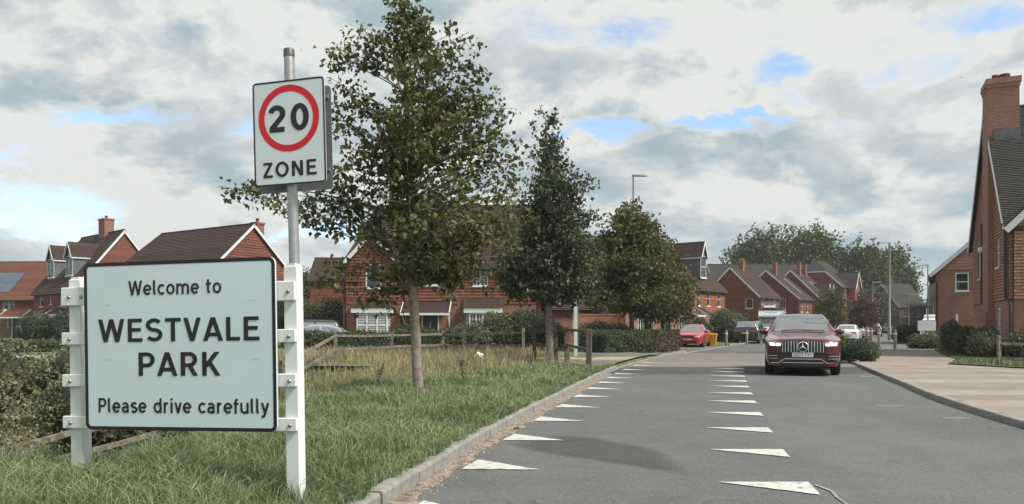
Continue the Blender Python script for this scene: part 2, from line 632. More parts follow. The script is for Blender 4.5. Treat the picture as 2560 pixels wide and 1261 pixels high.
def leaves_np(pos, size, droop=.3, aspect=.8):
    """folded kite leaves: pos (n,3), size (n,)"""
    n = len(pos)
    ax = rng.normal(size=(n, 3))
    ax[:, 2] -= droop * 2
    ax /= np.linalg.norm(ax, axis=1, keepdims=True)
    nr = rng.normal(size=(n, 3))
    nr[:, 2] += .6
    sd = np.cross(ax, nr)
    sd /= np.linalg.norm(sd, axis=1, keepdims=True) + 1e-9
    up = np.cross(sd, ax)
    sz_ = size[:, None]
    fold = rng.uniform(.05, .3, (n, 1))
    b = pos
    t = pos + ax * sz_
    mid = pos + ax * sz_ * .4
    l = mid + sd * sz_ * aspect * .5 + up * sz_ * fold
    r = mid - sd * sz_ * aspect * .5 + up * sz_ * fold
    v = np.stack([b, l, t, r], 1).reshape(-1, 3)
    i = np.arange(n)[:, None] * 4
    f = np.concatenate([i + np.array([[0, 2, 1]]), i + np.array([[0, 3, 2]])], 0)
    return v, f


# ---------------------------------------------------------------- road geometry (measured kerb lines)
XL = pchip([-30, 0, 5.8, 7.8, 10.2, 11.8, 15, 18.5, 24.2, 29.5, 38.7, 50.8, 61.7, 80, 110, 150, 260],
           [-8.0, -1.95, -.95, -.57, -.07, .30, 1.06, 1.90, 3.37, 5.05, 8.9, 14.2, 19.9, 30.5, 48, 72, 138])
XR = pchip([-30, 0, 10.1, 13.3, 17.2, 21.8, 27, 34.6, 45, 61.7, 80, 110, 150, 260],
           [-1.3, 4.6, 6.73, 7.5, 8.75, 10.25, 12.0, 14.9, 19.6, 28.0, 38.3, 55.5, 79.5, 145])


def gz(x, y):
    """ground height left of the road: verge, then a ditch that falls away to the left"""
    x, y = np.asarray(x, float), np.asarray(y, float)
    s = XL(y) - x
    z = .10 + .09 * sstep(.2, 3.0, s)
    z = z * (1 - .6 * sstep(30, 40, y))
    d = sstep(2.75, 5.2, -x) * sstep(5.6, 7.6, y + .1 * (-x - 3.3)) * (1 - sstep(17, 25, y)) * (1 - sstep(10, 16, -x))
    z = z - 1.3 * d
    z = z + .03 * np.sin(x * 2.1 + y * .7) * np.sin(y * 1.7 - x) * sstep(.6, 1.6, s)
    return z


def ground():
    ys = np.concatenate([np.arange(-30, 2, 2.0), np.arange(2, 40, .3), np.arange(40, 70, 2.0), np.array([75, 85, 100, 130, 180, 260, 400, 700, 1200])])
    sl = np.concatenate([-np.array([1200, 700, 400, 250, 160, 110, 80, 60, 45, 36]), np.arange(-30, -9, 1.5), np.arange(-9, -.3, .3), np.array([-.2, -.07])])
    sr = np.array([.0, 5, 10, 20, 40, 80, 160, 300, 700, 1200])
    s_all = np.concatenate([sl, sr])
    V = []
    for y in ys:
        xk = float(XL(min(y, 260))) if y <= 260 else float(XL(260)) + (y - 260) * .6
        bay = 37.5 < y < 52
        for s in s_all:
            x = xk + s
            if s < -.06:
                z = float(gz(x, min(y, 250)))
                if bay and s > -6.5:
                    z = -.06
            else:
                z = -.06
            V.append((x, y, z))
    nx, ny = len(s_all), len(ys)
    i, j = np.meshgrid(np.arange(nx - 1), np.arange(ny - 1))
    a = (j * nx + i).ravel()
    Fc = np.stack([a, a + 1, a + 1 + nx, a + nx], 1)
    o = np_mesh('ground', np.array(V), Fc, GROUNDM, smooth=True)
    props(o, kind='structure')


ground()


def strip(name, fa, fb, ys, z, mat, kind='structure', parent=None, nx=1):
    b = MB()
    for y0, y1 in zip(ys[:-1], ys[1:]):
        a0, a1, b0, b1 = float(fa(y0)), float(fa(y1)), float(fb(y0)), float(fb(y1))
        b.face([(a0, y0, z), (b0, y0, z), (b1, y1, z), (a1, y1, z)])
    o = b.build(name, mat, parent)
    if parent is None:
        props(o, kind=kind)
    return o


ysr = list(np.arange(-12, 70, 1.0)) + list(np.arange(70, 262, 6.0))
road = strip('road', XL, XR, ysr, 0.0, ASPH)
strip('resurfaced_band', lambda y: XL(y) + .02, lambda y: XR(y) - .02, [21.7 + .31 * k for k in range(11)], .004, ASPD, parent=road)
strip('raised_table', lambda y: XL(y) + .02, lambda y: XR(y) - .02, list(np.arange(25.1, 38.2, .5)), .005, TABLE, parent=road)
strip('parking_bay', lambda y: XL(y) - 6.4, lambda y: XL(y) + .0, list(np.arange(38, 51.6, .5)), .004, FOOT, parent=road)
# pale sealed joints either side of the dark band
for y0 in (21.64, 25.06):
    strip('joint', lambda y: XL(y) + .3, lambda y: XR(y) - .3, [y0, y0 + .05], .009, FOOT, parent=road)
# gritty gutter along the left kerb
GRIT = M('gutter_grit', (.20, .165, .13), .95, .35, 9, col2=(.28, .235, .19), bump=.8, bscale=70, dirt=((.11, .105, .10), 12, .8))


def gutter():
    b = MB()
    ys = np.arange(2.5, 24, .09)
    e = [.10 + .13 * abs(math.sin(k * .21)) * random.random() + .1 * random.random() for k in range(len(ys))]
    e = np.convolve(e, np.ones(3) / 3, mode='same')
    for k in range(len(ys) - 1):
        y0, y1 = ys[k], ys[k + 1]
        a0, a1 = float(XL(y0)), float(XL(y1))
        b.face([(a0, y0, .003), (a0 + e[k], y0, .003), (a1 + e[k + 1], y1, .003), (a1, y1, .003)])
    b.build('gutter_grit', GRIT, road)
    # loose stones lying in the gutter
    n = 1500
    yy = rng.uniform(3, 20, n) ** 1.0
    xx = XL(yy) + np.abs(rng.normal(0, .13, n)) + .02
    r = rng.uniform(.004, .012, n)
    tet = np.array([[1, 0, -.3], [-.5, .87, -.3], [-.5, -.87, -.3], [0, 0, .8]])
    P = np.stack([xx, yy, np.full(n, .008)], 1)
    v = (P[:, None, :] + tet[None] * r[:, None, None] * rng.uniform(.7, 1.3, (n, 4, 1))).reshape(-1, 3)
    i = np.arange(n)[:, None] * 4
    f = np.concatenate([i + np.array([q]) for q in ([0, 1, 3], [1, 2, 3], [2, 0, 3])], 0)
    o = np_mesh('loose_stones', v, f, M('stone_chip', (.3, .26, .21), .9, .4, 30, island=.4), road)
    o['kind'] = 'stuff'


gutter()


def tooth(pts):
    """painted triangle with a worn, uneven outline"""
    b = MB()
    out = []
    for i in range(3):
        p, q = Vector((*pts[i], 0)), Vector((*pts[(i + 1) % 3], 0))
        n = max(2, int((q - p).length / .05))
        for k in range(n):
            w = p.lerp(q, k / n)
            a = .006 if 0 < k else .0
            out.append((w.x + random.uniform(-a, a), w.y + random.uniform(-a, a), 0))
    c = sum((Vector(p) for p in out), Vector()) / len(out)
    out = [(x, y, .0085) for x, y, _ in out]
    b.face(out)
    return b.build('painted_triangle', PAINT, road)


for d in (5.38, 7.2, 9.03, 10.85, 12.66, 14.5, 16.3, 18.05, 19.7, 21.4, 23.4, 25.9, 28.0):
    x0 = float(XL(d)) + .21
    tooth([(x0, d), (x0 + .74, d - .03), (x0 + .14, d + .52)])
for d in (6.61, 8.36, 10.15, 11.95, 13.8, 15.5, 17.2, 18.9, 20.7, 22.6, 24.2):
    xc = float(XL(d)) + 3.33 + (d - 6.6) * .032
    w = .76 + (d - 6.6) * .012
    tooth([(xc - w, d), (xc - .08, d - .5), (xc + .02, d)])
# the faint edge line along the parking bay and the worn line off the nearest triangle
strip('bay_line', lambda y: XL(y) - .02, lambda y: XL(y) + .10, list(np.arange(37.5, 51.2, .5)), .010, PAINT, parent=road)
b = MB()
q = [(2.56, 6.5), (2.60, 6.25), (2.545, 6.0), (2.52, 5.8), (2.46, 5.5)]
for i in range(4):
    w0, w1 = .017 * (1 - i * .15), .017 * (1 - (i + 1) * .15)
    b.face([(q[i][0] - w0, q[i][1], .0085), (q[i + 1][0] - w1, q[i + 1][1], .0085), (q[i + 1][0] + w1, q[i + 1][1], .0085), (q[i][0] + w0, q[i][1], .0085)])
b.build('worn_line', M('worn_line_paint', (.27, .27, .25), .85, .35, 25, dirt=((.12, .12, .12), 30, .9)), road)
# darkening put into the colour between the two rows of triangles, fading outwards
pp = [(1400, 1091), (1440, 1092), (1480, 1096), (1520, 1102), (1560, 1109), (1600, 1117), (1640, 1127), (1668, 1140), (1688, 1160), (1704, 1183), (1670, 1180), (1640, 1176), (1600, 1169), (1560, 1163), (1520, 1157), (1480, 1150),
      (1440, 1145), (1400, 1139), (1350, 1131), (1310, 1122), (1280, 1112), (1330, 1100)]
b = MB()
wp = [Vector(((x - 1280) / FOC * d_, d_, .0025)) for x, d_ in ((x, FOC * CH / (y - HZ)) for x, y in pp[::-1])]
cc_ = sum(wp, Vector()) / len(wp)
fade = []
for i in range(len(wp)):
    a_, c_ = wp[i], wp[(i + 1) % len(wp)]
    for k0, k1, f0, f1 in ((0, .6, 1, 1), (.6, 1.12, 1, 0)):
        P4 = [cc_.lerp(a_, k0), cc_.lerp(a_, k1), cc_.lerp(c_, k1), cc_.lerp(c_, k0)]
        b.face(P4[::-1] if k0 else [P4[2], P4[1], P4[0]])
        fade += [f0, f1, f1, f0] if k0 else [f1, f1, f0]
DARKENM = asphalt('darkened_asphalt', (.088, .091, .088), (.25, .25, .24), (.08, .082, .08))
nt_ = DARKENM.node_tree
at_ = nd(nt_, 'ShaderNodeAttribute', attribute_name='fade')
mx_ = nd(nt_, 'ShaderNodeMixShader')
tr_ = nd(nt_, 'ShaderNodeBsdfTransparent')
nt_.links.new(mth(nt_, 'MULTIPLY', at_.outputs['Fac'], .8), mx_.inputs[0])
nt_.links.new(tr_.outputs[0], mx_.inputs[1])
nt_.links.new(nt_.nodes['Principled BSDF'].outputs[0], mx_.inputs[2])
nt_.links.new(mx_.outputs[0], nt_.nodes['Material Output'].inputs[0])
tp = b.build('darkened_patch', DARKENM, road)
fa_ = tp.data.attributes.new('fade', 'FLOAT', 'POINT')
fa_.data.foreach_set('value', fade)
# small square cover patches on the right lane
COVER = M('pale_patch', (.155, .157, .153), .8, .2, 6)
for x0, y0, w, l in ((6.1, 12.75, .45, .28), (6.25, 11.05, .4, .22), (9.15, 20.1, .8, .35)):
    MB().box(x0, x0 + w, y0, y0 + l, .001, .006).build('iron_cover', COVER, road)


# ---------------------------------------------------------------- kerbs: one object per stone
def kerb(name, fx, side, y0, y1, h, drop=None):
    root = bpy.data.objects.new(name, None)
    COL.objects.link(root)
    props(root, kind='structure')
    b = MB()
    w, L = .125, .915
    hh = h
    pr = [(0, -.05), (0, hh - .022), (side * .008, hh - .006), (side * .026, hh), (side * w, hh), (side * w, -.05)]
    v = [(x, yy, z) for yy in (.006, L - .010) for x, z in pr]
    n = len(pr)
    f = [(k, (k + 1) % n, n + (k + 1) % n, n + k) for k in range(n)] + [tuple(range(n)), tuple(range(n, 2 * n))]
    if side > 0:
        f = [tuple(reversed(q)) for q in f]
    b.mesh(v, f)
    me = b.data('kerb_stone', CONC)
    y, k = y0, 0
    while y < y1:
        x = float(fx(y))
        t = math.atan2(float(fx(y + .9)) - x, .9)
        o = link('kerb_stone', me, root)
        dz = 0 if drop is None else -drop(y)
        o.location = (x + random.uniform(-.006, .006), y, dz + random.uniform(-.004, .004))
        o.rotation_euler = (random.uniform(-.004, .004), random.uniform(-.02, .02), -t + random.uniform(-.006, .006))
        y += L * math.cos(t)
    return root


kerb('kerb', XL, -1, 1.2, 37.5, .115, lambda y: .075 * float(sstep(22.5, 24, y) * (1 - sstep(31, 33, y))))
kerb('kerb_right', XR, 1, 3, 60, .10)
kerb('kerb_far', XL, -1, 51.8, 84, .10)

# ---------------------------------------------------------------- right-hand paving, footways, lawns
drive = strip('driveway', lambda y: XR(y) + .125, lambda y: np.minimum(XR(y) + 17, .60 * y + 30), list(np.arange(2, 38.5, 1.0)), .092, PAVE)
strip('footway', lambda y: XR(y) + .125, lambda y: XR(y) + 5.2, list(np.arange(38.0, 62, 1.0)), .096, FOOT)
strip('side_street', lambda y: XR(y) + (5.2 if y < 60 else .0), lambda y: XR(y) + 21, list(np.arange(46, 112, 3.0)), .03, FOOT)
# footpath meeting the road on the left, with a tan crossing strip
strip('footpath', lambda y: XL(y) - 9 + .3 * (y - 24), lambda y: XL(y) - .125, list(np.arange(22.8, 33.6, .6)), .165, FOOT)
strip('tan_paving', lambda y: XL(y) - 2.7, lambda y: XL(y) - .13, list(np.arange(26.2, 29.3, .5)), .171, M_unit('tan_block', .2, .1, (.36, .29, .20), (.30, .24, .17), (.18, .15, .11), .006, var=.25, bump=.2))
# service road far left behind the ditch, and the street in front of the far-left houses
b = MB()
b.face([(-40, 27.0, .20), (-9.5, 27.5, .20), (-9.5, 30.3, .20), (-40, 30.0, .20)])
props(b.build('lane', M('pale_lane', (.26, .25, .23), .9, .15, 2)), kind='structure')
b = MB()
pl = [(14.2, 25.0), (15.0, 22.6), (30, 13.5), (40, 16), (36, 34), (25.5, 45), (22.0, 40), (18.6, 33.2), (16.6, 28.6)]
b.face([(x, y, .13) for x, y in pl])
lawn = props(b.build('lawn', GROUNDM), kind='structure')
for x, y, l in ((12.1, 23.8, .55), (13.6, 25.2, .5), (13.3, 23.0, .5), (15.7, 24.6, .7)):
    MB().box(x - l / 2, x + l / 2, y - .02, y + .02, .0925, .0965).build('drain_slot', BLACKM, drive)


# ---------------------------------------------------------------- grass
def grass_mesh(name, xx, yy, zz, h, w, lean, mat, kind='stuff', label=None):
    n = len(xx)
    a = rng.uniform(0, 2 * PI, n)
    fa = rng.uniform(0, 2 * PI, n)
    la = lean * rng.uniform(.3, 1.3, n) * h
    dx, dy = np.cos(a), np.sin(a)
    sx_, sy_ = np.cos(fa) * w / 2, np.sin(fa) * w / 2
    P = np.stack([xx, yy, zz], 1)
    D = np.stack([dx, dy, np.zeros(n)], 1)
    W = np.stack([sx_, sy_, np.zeros(n)], 1)
    Z = np.array([[0, 0, 1.0]])
    m = P + D * (la * .3)[:, None] + Z * (h * .6)[:, None]
    t = P + D * la[:, None] + Z * (h * np.clip(1 - lean * .25, .4, 1))[:, None]
    v = np.stack([P - W - Z * .02, P + W - Z * .02, m - W * .8, m + W * .8, t], 1).reshape(-1, 3)
    i = np.arange(n)[:, None] * 5
    f = np.concatenate([i + np.array([q]) for q in ([0, 1, 3], [0, 3, 2], [2, 3, 4])], 0)
    o = np_mesh(name, v, f, mat)
    props(o, label, 'grass', kind='stuff')
    return o


def vnoise(x, y, f, seed=0):
    """cheap smooth noise"""
    r = 0
    for k, (a, b_) in enumerate(((1.0, .6), (-.7, 1.1), (.35, -1.3), (1.6, .9))):
        r = r + np.sin(f * (a * x + b_ * y) + 1.7 * k + seed)
    return r / 4


def make_grass():
    # candidate points: uniform in screen-ish density (1/y)
    n = 330000
    u = rng.uniform(0, 1, n)
    yy = 3.6 * (30 / 3.6) ** u
    s = rng.uniform(.11, 13, n)
    xx = XL(yy) - s
    keep = (np.abs(xx) < .70 * yy + .4)
    keep &= ~((yy > 22.9) & (s < 3.4))
    xx, yy, s = xx[keep], yy[keep], s[keep]
    zz = gz(xx, yy)
    tus = vnoise(xx, yy, 2.6) * .5 + vnoise(xx, yy, 6.1, 2) * .5
    dryf = sstep(12, 19, yy) * sstep(1.2, 3.5, s) * (.55 + .6 * vnoise(xx, yy, 1.3, 5)) + .06 * sstep(5, 12, yy)
    isdry = rng.uniform(0, 1, len(xx)) < dryf * .25
    h = (.13 + .13 * np.clip(tus + .3, 0, 1.3) + .07 * (1 - sstep(7, 11, yy))) * rng.uniform(.55, 1.25, len(xx))
    h *= .45 + .55 * sstep(.1, .7, s)
    h *= 1 - .25 * sstep(16, 26, yy)
    w = .0032 + .00072 * yy
    g = ~isdry
    grass_mesh('verge_grass', xx[g], yy[g], zz[g], h[g] * 1.05, w[g] * 1.1, .75 + 0 * h[g], GRASSM, label='rough green grass covering the left roadside verge')
    hd = rng.uniform(.25, .52, isdry.sum()) * (.75 + .35 * sstep(15, 20, yy[isdry]))
    grass_mesh('dry_grass', xx[isdry], yy[isdry], zz[isdry], hd, w[isdry] * .7, .45 + 0 * hd, DRYM, label='tall straw-coloured dry grass towards the rail fence')
    # overhanging edge of turf along the kerb
    n = 16000
    ye = 3.4 * (24 / 3.4) ** rng.uniform(0, 1, n)
    cl_ = vnoise(ye, ye * .3, 5.0, 1)
    se = .06 + rng.uniform(0, .16, n) + .10 * rng.uniform(0, 1, n) * (cl_ < 0)
    k = rng.uniform(0, 1, n) < .45 + .6 * cl_
    ye, se = ye[k], se[k]
    xe = XL(ye) - se
    he = rng.uniform(.05, .17, len(ye))
    grass_mesh('kerb_grass', xe, ye, np.full(len(ye), .105), he, .0032 + .0007 * ye, 1.0 + 0 * he, GRASSM, label='grass tufts spilling over the left kerb')
    # right-hand lawn
    n = 26000
    x2 = rng.uniform(13, 27, n)
    y2 = rng.uniform(17, 40, n)
    P = [(a, b_) for a, b_ in pl]
    ins = np.zeros(n, bool)
    for i in range(len(P)):
        (xa, ya), (xb, yb) = P[i], P[(i + 1) % len(P)]
        c = ((ya > y2) != (yb > y2)) & (x2 < (xb - xa) * (y2 - ya) / (yb - ya + 1e-9) + xa)
        ins ^= c
    x2, y2 = x2[ins], y2[ins]
    grass_mesh('lawn_grass', x2, y2, np.full(len(x2), .13), rng.uniform(.04, .10, len(x2)), np.full(len(x2), .02), .6 + 0 * x2, LAWNM,
               label='short lawn grass beside the right-hand houses')


make_grass()


# ---------------------------------------------------------------- lettering: uniform-stroke road-sign alphabet
def arc(cx, cy, rx, ry, a0, a1, n=14):
    return [(cx + rx * math.cos(R(a0 + (a1 - a0) * k / n)), cy + ry * math.sin(R(a0 + (a1 - a0) * k / n))) for k in range(n + 1)]


T_ = .15
h_ = T_ / 2
xh = .73


def GL():
    V = lambda x, a=0, b=1: ('L', [(x, a), (x, b)])
    H = lambda a, b, y: ('L', [(a, y), (b, y)])
    P = lambda *q: ('P', q)
    Lp = lambda p: ('L', p)
    t, b = 1 - h_, h_
    m = xh - h_
    g = {}
    g['W'] = (1.06, [P(.09, 1, .3, 0), P(.3, 0, .53, 1), P(.53, 1, .76, 0), P(.76, 0, .97, 1)])
    g['E'] = (.66, [V(.13), H(.13, .6, t), H(.13, .56, .52), H(.13, .62, b)])
    g['S'] = (.68, [Lp(arc(.34, .715, .235, .21, 28, 270) + arc(.34, .295, .25, .21, 90, -152)[1:])])
    g['T'] = (.64, [H(.02, .62, t), V(.32, 0, .9)])
    g['V'] = (.68, [P(.09, 1, .34, 0), P(.34, 0, .59, 1)])
    g['A'] = (.74, [P(.08, 0, .37, 1), P(.37, 1, .66, 0), H(.2, .54, .27)])
    g['L'] = (.58, [V(.13), H(.13, .56, b)])
    g['P'] = (.66, [V(.13), Lp([(.13, t)] + arc(.36, (t + .45) / 2, .205, (t - .45) / 2, 90, -90) + [(.13, .45)])])
    g['R'] = (.70, [V(.13), Lp([(.13, t)] + arc(.36, (t + .45) / 2, .205, (t - .45) / 2, 90, -90) + [(.13, .45)]), P(.36, .45, .58, 0)])
    g['K'] = (.70, [V(.13), P(.15, .36, .58, 1), P(.3, .58, .61, 0)])
    g['Z'] = (.62, [H(.04, .57, t), H(.04, .59, b), P(.11, .1, .5, .9)])
    g['O'] = (.82, [Lp(arc(.41, .5, .31, .425, 0, 360, 32))])
    g['N'] = (.74, [V(.13), V(.61), P(.14, 1, .6, 0)])
    g['2'] = (.64, [Lp(arc(.31, .69, .215, .235, 168, -32) + [(.12, .12)]), H(.04, .58, b)])
    g['0'] = (.66, [Lp(arc(.33, .5, .225, .425, 0, 360, 32))])
    g['G'] = (.78, [Lp(arc(.41, .5, .3, .425, 50, 318, 24) + [(.66, .43)]), H(.42, .73, .43)])
    g['X'] = (.68, [P(.09, 1, .59, 0), P(.59, 1, .09, 0)])
    g['7'] = (.58, [H(.04, .54, t), P(.22, 0, .48, .92)])
    g['3'] = (.62, [Lp(arc(.3, .715, .2, .21, 160, -90)), Lp(arc(.3, .285, .22, .22, 90, -160))])
    g['Y'] = (.66, [P(.09, 1, .33, .42), P(.57, 1, .33, .42), V(.33, 0, .47)])
    ro = (m - b) / 2
    cy = xh / 2
    g['o'] = (.66, [Lp(arc(.33, cy, .235, ro, 0, 360, 28))])
    g['e'] = (.64, [Lp(arc(.32, cy, .235, ro, 0, 318, 24)), H(.12, .55, cy)])
    g['c'] = (.58, [Lp(arc(.32, cy, .235, ro, 46, 314, 22))])
    g['l'] = (.32, [Lp([(.13, 1), (.13, .2)] + arc(.24, .185, .11, .11, 180, 270, 6))])
    g['m'] = (1.02, [V(.12, 0, xh), Lp([(.12, .42)] + arc(.315, m - .18, .195, .18, 180, 0, 10) + [(.51, 0)]),
                     Lp([(.51, .42)] + arc(.705, m - .18, .195, .18, 180, 0, 10) + [(.90, 0)])])
    g['t'] = (.42, [Lp([(.17, .95), (.17, .22)] + arc(.30, .205, .13, .13, 180, 275, 6)), H(.02, .38, m)])
    g['a'] = (.62, [Lp(arc(.28, m - .16, .185, .16, 150, 0, 8) + [(.465, 0)]), Lp(arc(.27, .235, .175, .16, 40, 330, 20))])
    g['s'] = (.52, [Lp(arc(.27, cy + .155, .17, .145, 30, 270, 10) + arc(.27, cy - .145, .18, .155, 90, -150, 10)[1:])])
    g['d'] = (.68, [V(.55, 0, 1), Lp(arc(.33, cy, .22, ro, 0, 360, 24))])
    g['r'] = (.44, [V(.12, 0, xh), Lp(arc(.33, m - .2, .2, .2, 180, 85, 8))])
    g['i'] = (.27, [V(.13, 0, xh), ('L', [(.13, .85), (.13, 1.0)])])
    g['v'] = (.56, [P(.09, xh, .28, 0), P(.28, 0, .47, xh)])
    g['f'] = (.40, [Lp([(.17, 0), (.17, .78)] + arc(.30, .79, .13, .135, 180, 85, 6)), H(.02, .37, m)])
    g['u'] = (.66, [V(.54, 0, xh), Lp([(.12, xh), (.12, .3)] + arc(.325, b + .195, .205, .195, 180, 350, 10))])
    g['y'] = (.60, [P(.09, xh, .31, .02), Lp([(.51, xh), (.30, .0), (.23, -.14), (.06, -.185)])])
    g[' '] = (.36, [])
    return g


GLY = GL()


def ribbon(pts, hw):
    pts = [Vector((*p, 0)) for p in pts]
    closed = (pts[0] - pts[-1]).length < 1e-4
    if closed:
        pts = pts[:-1]
    n = len(pts)
    l, r = [], []
    for i, p in enumerate(pts):
        if closed:
            a, c = pts[i - 1], pts[(i + 1) % n]
        else:
            a, c = pts[max(i - 1, 0)], pts[min(i + 1, n - 1)]
        d0 = (p - a).normalized() if (p - a).length > 1e-6 else (c - p).normalized()
        d1 = (c - p).normalized() if (c - p).length > 1e-6 else d0
        n0, n1 = Vector((-d0.y, d0.x, 0)), Vector((-d1.y, d1.x, 0))
        mt = (n0 + n1)
        mt.normalize()
        k = hw / max(mt.dot(n0), .45)
        l.append(p + mt * k)
        r.append(p - mt * k)
    return l, r, closed


def lettering(name, text, mat, parent, cx, z, H, y, stroke=1.0, space=.06, fit=None):
    """text on the plane y (facing -y), centred on cx, baseline z, capital height H"""
    tot = sum(GLY[c][0] for c in text) + space * (len(text) - 1)
    kx = H if fit is None else fit / tot
    x = cx - tot * kx / 2
    b = MB()
    q = 0
    hw = h_ * stroke
    for c in text:
        w, st = GLY[c]
        if c == ' ':
            b.build(name, mat, parent)
            b = MB()
        for kind, p in st:
            off = y - .0002 * (q % 4)
            q += 1
            if kind == 'P':
                x0, y0, x1, y1 = p
                dx, dy = x1 - x0, y1 - y0
                k = hw * math.hypot(dx, dy) / abs(dy)
                pts = [(x0 - k, y0), (x0 + k, y0), (x1 + k, y1), (x1 - k, y1)]
                if dy < 0:
                    pts = pts[::-1]
                b.face([(x + u * kx, off, z + v * H) for u, v in pts])
            else:
                l, r, cl = ribbon(p, hw)
                n = len(l)
                for i in range(n if cl else n - 1):
                    j = (i + 1) % n
                    b.face([(x + s.x * kx, off, z + s.y * H) for s in (r[i], r[j], l[j], l[i])])
        x += (w + space) * kx
    return b.build(name, mat, parent)


def rrect(w, h, r, n=6):
    p = []
    for cx, cz, a in ((w / 2 - r, h / 2 - r, 0), (-w / 2 + r, h / 2 - r, 90), (-w / 2 + r, -h / 2 + r, 180), (w / 2 - r, -h / 2 + r, 270)):
        p += arc(cx, cz, r, r, a, a + 90, n)
    return p


def plate(name, w, h, r, y0, y1, cz, mat, parent, cx=0.0):
    p = rrect(w, h, r)
    n = len(p)
    b = MB()
    v = [(cx + x, y0, cz + z) for x, z in p] + [(cx + x, y1, cz + z) for x, z in p]
    b.mesh(v, [tuple(range(n)), tuple(reversed(range(n, 2 * n)))] + [(k, (k + 1) % n, n + (k + 1) % n, n + k) for k in range(n)])
    return b.build(name, mat, parent)


def frame_ring(name, w, h, r, t, y, cz, mat, parent, cx=0.0):
    o, i = rrect(w, h, r), rrect(w - 2 * t, h - 2 * t, max(r - t, .004))
    b = MB()
    n = len(o)
    for k in range(n):
        j = (k + 1) % n
        b.face([(cx + o[j][0], y, cz + o[j][1]), (cx + o[k][0], y, cz + o[k][1]), (cx + i[k][0], y, cz + i[k][1]), (cx + i[j][0], y, cz + i[j][1])])
    return b.build(name, mat, parent)


SIGNW = M('sign_sheeting', (.56, .67, .71), .32, .02, 1.5, dirt=((.47, .57, .60), 1.2, .5))
SIGNZ = M('zone_sheeting', (.60, .665, .685), .35, .02, 1.5)
SIGNB = M('sign_black', (.014, .016, .016), .45, .1, 3)
SIGNR = M('sign_red', (.56, .012, .022), .4, .05, 3)
SIGNG = M('sign_grey_back', (.17, .185, .19), .5, .1, 6)
BOLT = M('bolt_steel', (.3, .31, .31), .35, .15, 30, metal=.8)


def welcome_sign():
    # posts: right at (-1.52, 5.42), left at (-3.28, 5.80)
    pr, pl_ = Vector((-1.515, 5.40)), Vector((-3.225, 5.76))
    c = (pr + pl_) / 2
    ang = math.atan2(pr.y - pl_.y, pr.x - pl_.x)
    half = (pr - pl_).length / 2
    t = thing('welcome_sign', 'white village welcome sign panel with black border mounted between two white posts', 'sign', (c.x, c.y, .15), ang, tilt=(0, R(-.9)))
    pw = .046
    for s, zt, zb in ((-1, 1.56, -.35), (1, 1.605, -.35)):
        b = MB()
        b.box(s * half - pw, s * half + pw, -.05, .05, zb, zt, bev=.006)
        b.box(s * half - pw + .012, s * half + pw - .012, -.043, .043, zt, zt + .018)
        post = b.build('post', POSTW, t)
        for k, zc in enumerate((1.43, 1.118, .808, .50)):
            hh = .068 if k == 0 else .046
            b = MB()
            x0, x1 = (s * half - .085, s * half + .30) if s < 0 else (s * half - .30, s * half + .045)
            b.box(x0, x1, -.082, -.051, zc - hh, zc + hh, bev=.005)
            br = b.build('bracket', POSTW, t)
            bx = s * half - .02 if s < 0 else s * half - .0
            for dx in ((0, -.155) if (s > 0 and k == 3) else (0, .105) if (s < 0 and k == 0) else (0,)):
                mt = Matrix.Translation((bx + dx, -.082, zc - .005)) @ Matrix.Rotation(R(90), 4, 'X')
                MB().lathe([(.0, .012), (.008, .011), (.0135, .006), (.015, -.001)], 12, mat=mt).build('bolt', BOLT, br)
    W, Hh, cz = 1.53, 1.215, 1.06
    off = .03
    plate('panel', W, Hh, .05, -.112, -.094, cz, SIGNW, t, off)
    frame_ring('border', W, Hh, .05, .026, -.1135, cz, SIGNB, t, off)
    y = -.1145
    lettering('lettering', 'Welcome to', SIGNB, t, off - .02, cz + .364, .106, y, 1.0, .05, fit=.75)
    lettering('lettering', 'WESTVALE', SIGNB, t, off + .0, cz + .03, .166, y, 1.06, .07, fit=1.30)
    lettering('lettering', 'PARK', SIGNB, t, off + .005, cz - .216, .168, y, 1.06, .07, fit=.666)
    lettering('lettering', 'Please drive carefully', SIGNB, t, off + .025, cz - .482, .106, y, 1.0, .045, fit=1.37)
    # small scuffs in the sheeting
    sc = M('sheet_scuff', (.46, .52, .54), .5, .1, 20)
    for x, z, w in ((-.60, .30, .06), (.55, .31, .07), (-.59, -.10, .06), (-.22, -.095, .05), (.57, -.10, .06), (.05, -.10, .07)):
        b = MB()
        b.face([(off + x, y + .0003, cz + z), (off + x + w, y + .0003, cz + z - .002), (off + x + w, y + .0003, cz + z + .002), (off + x, y + .0003, cz + z + .003)])
        b.build('scuff', sc, t)


welcome_sign()


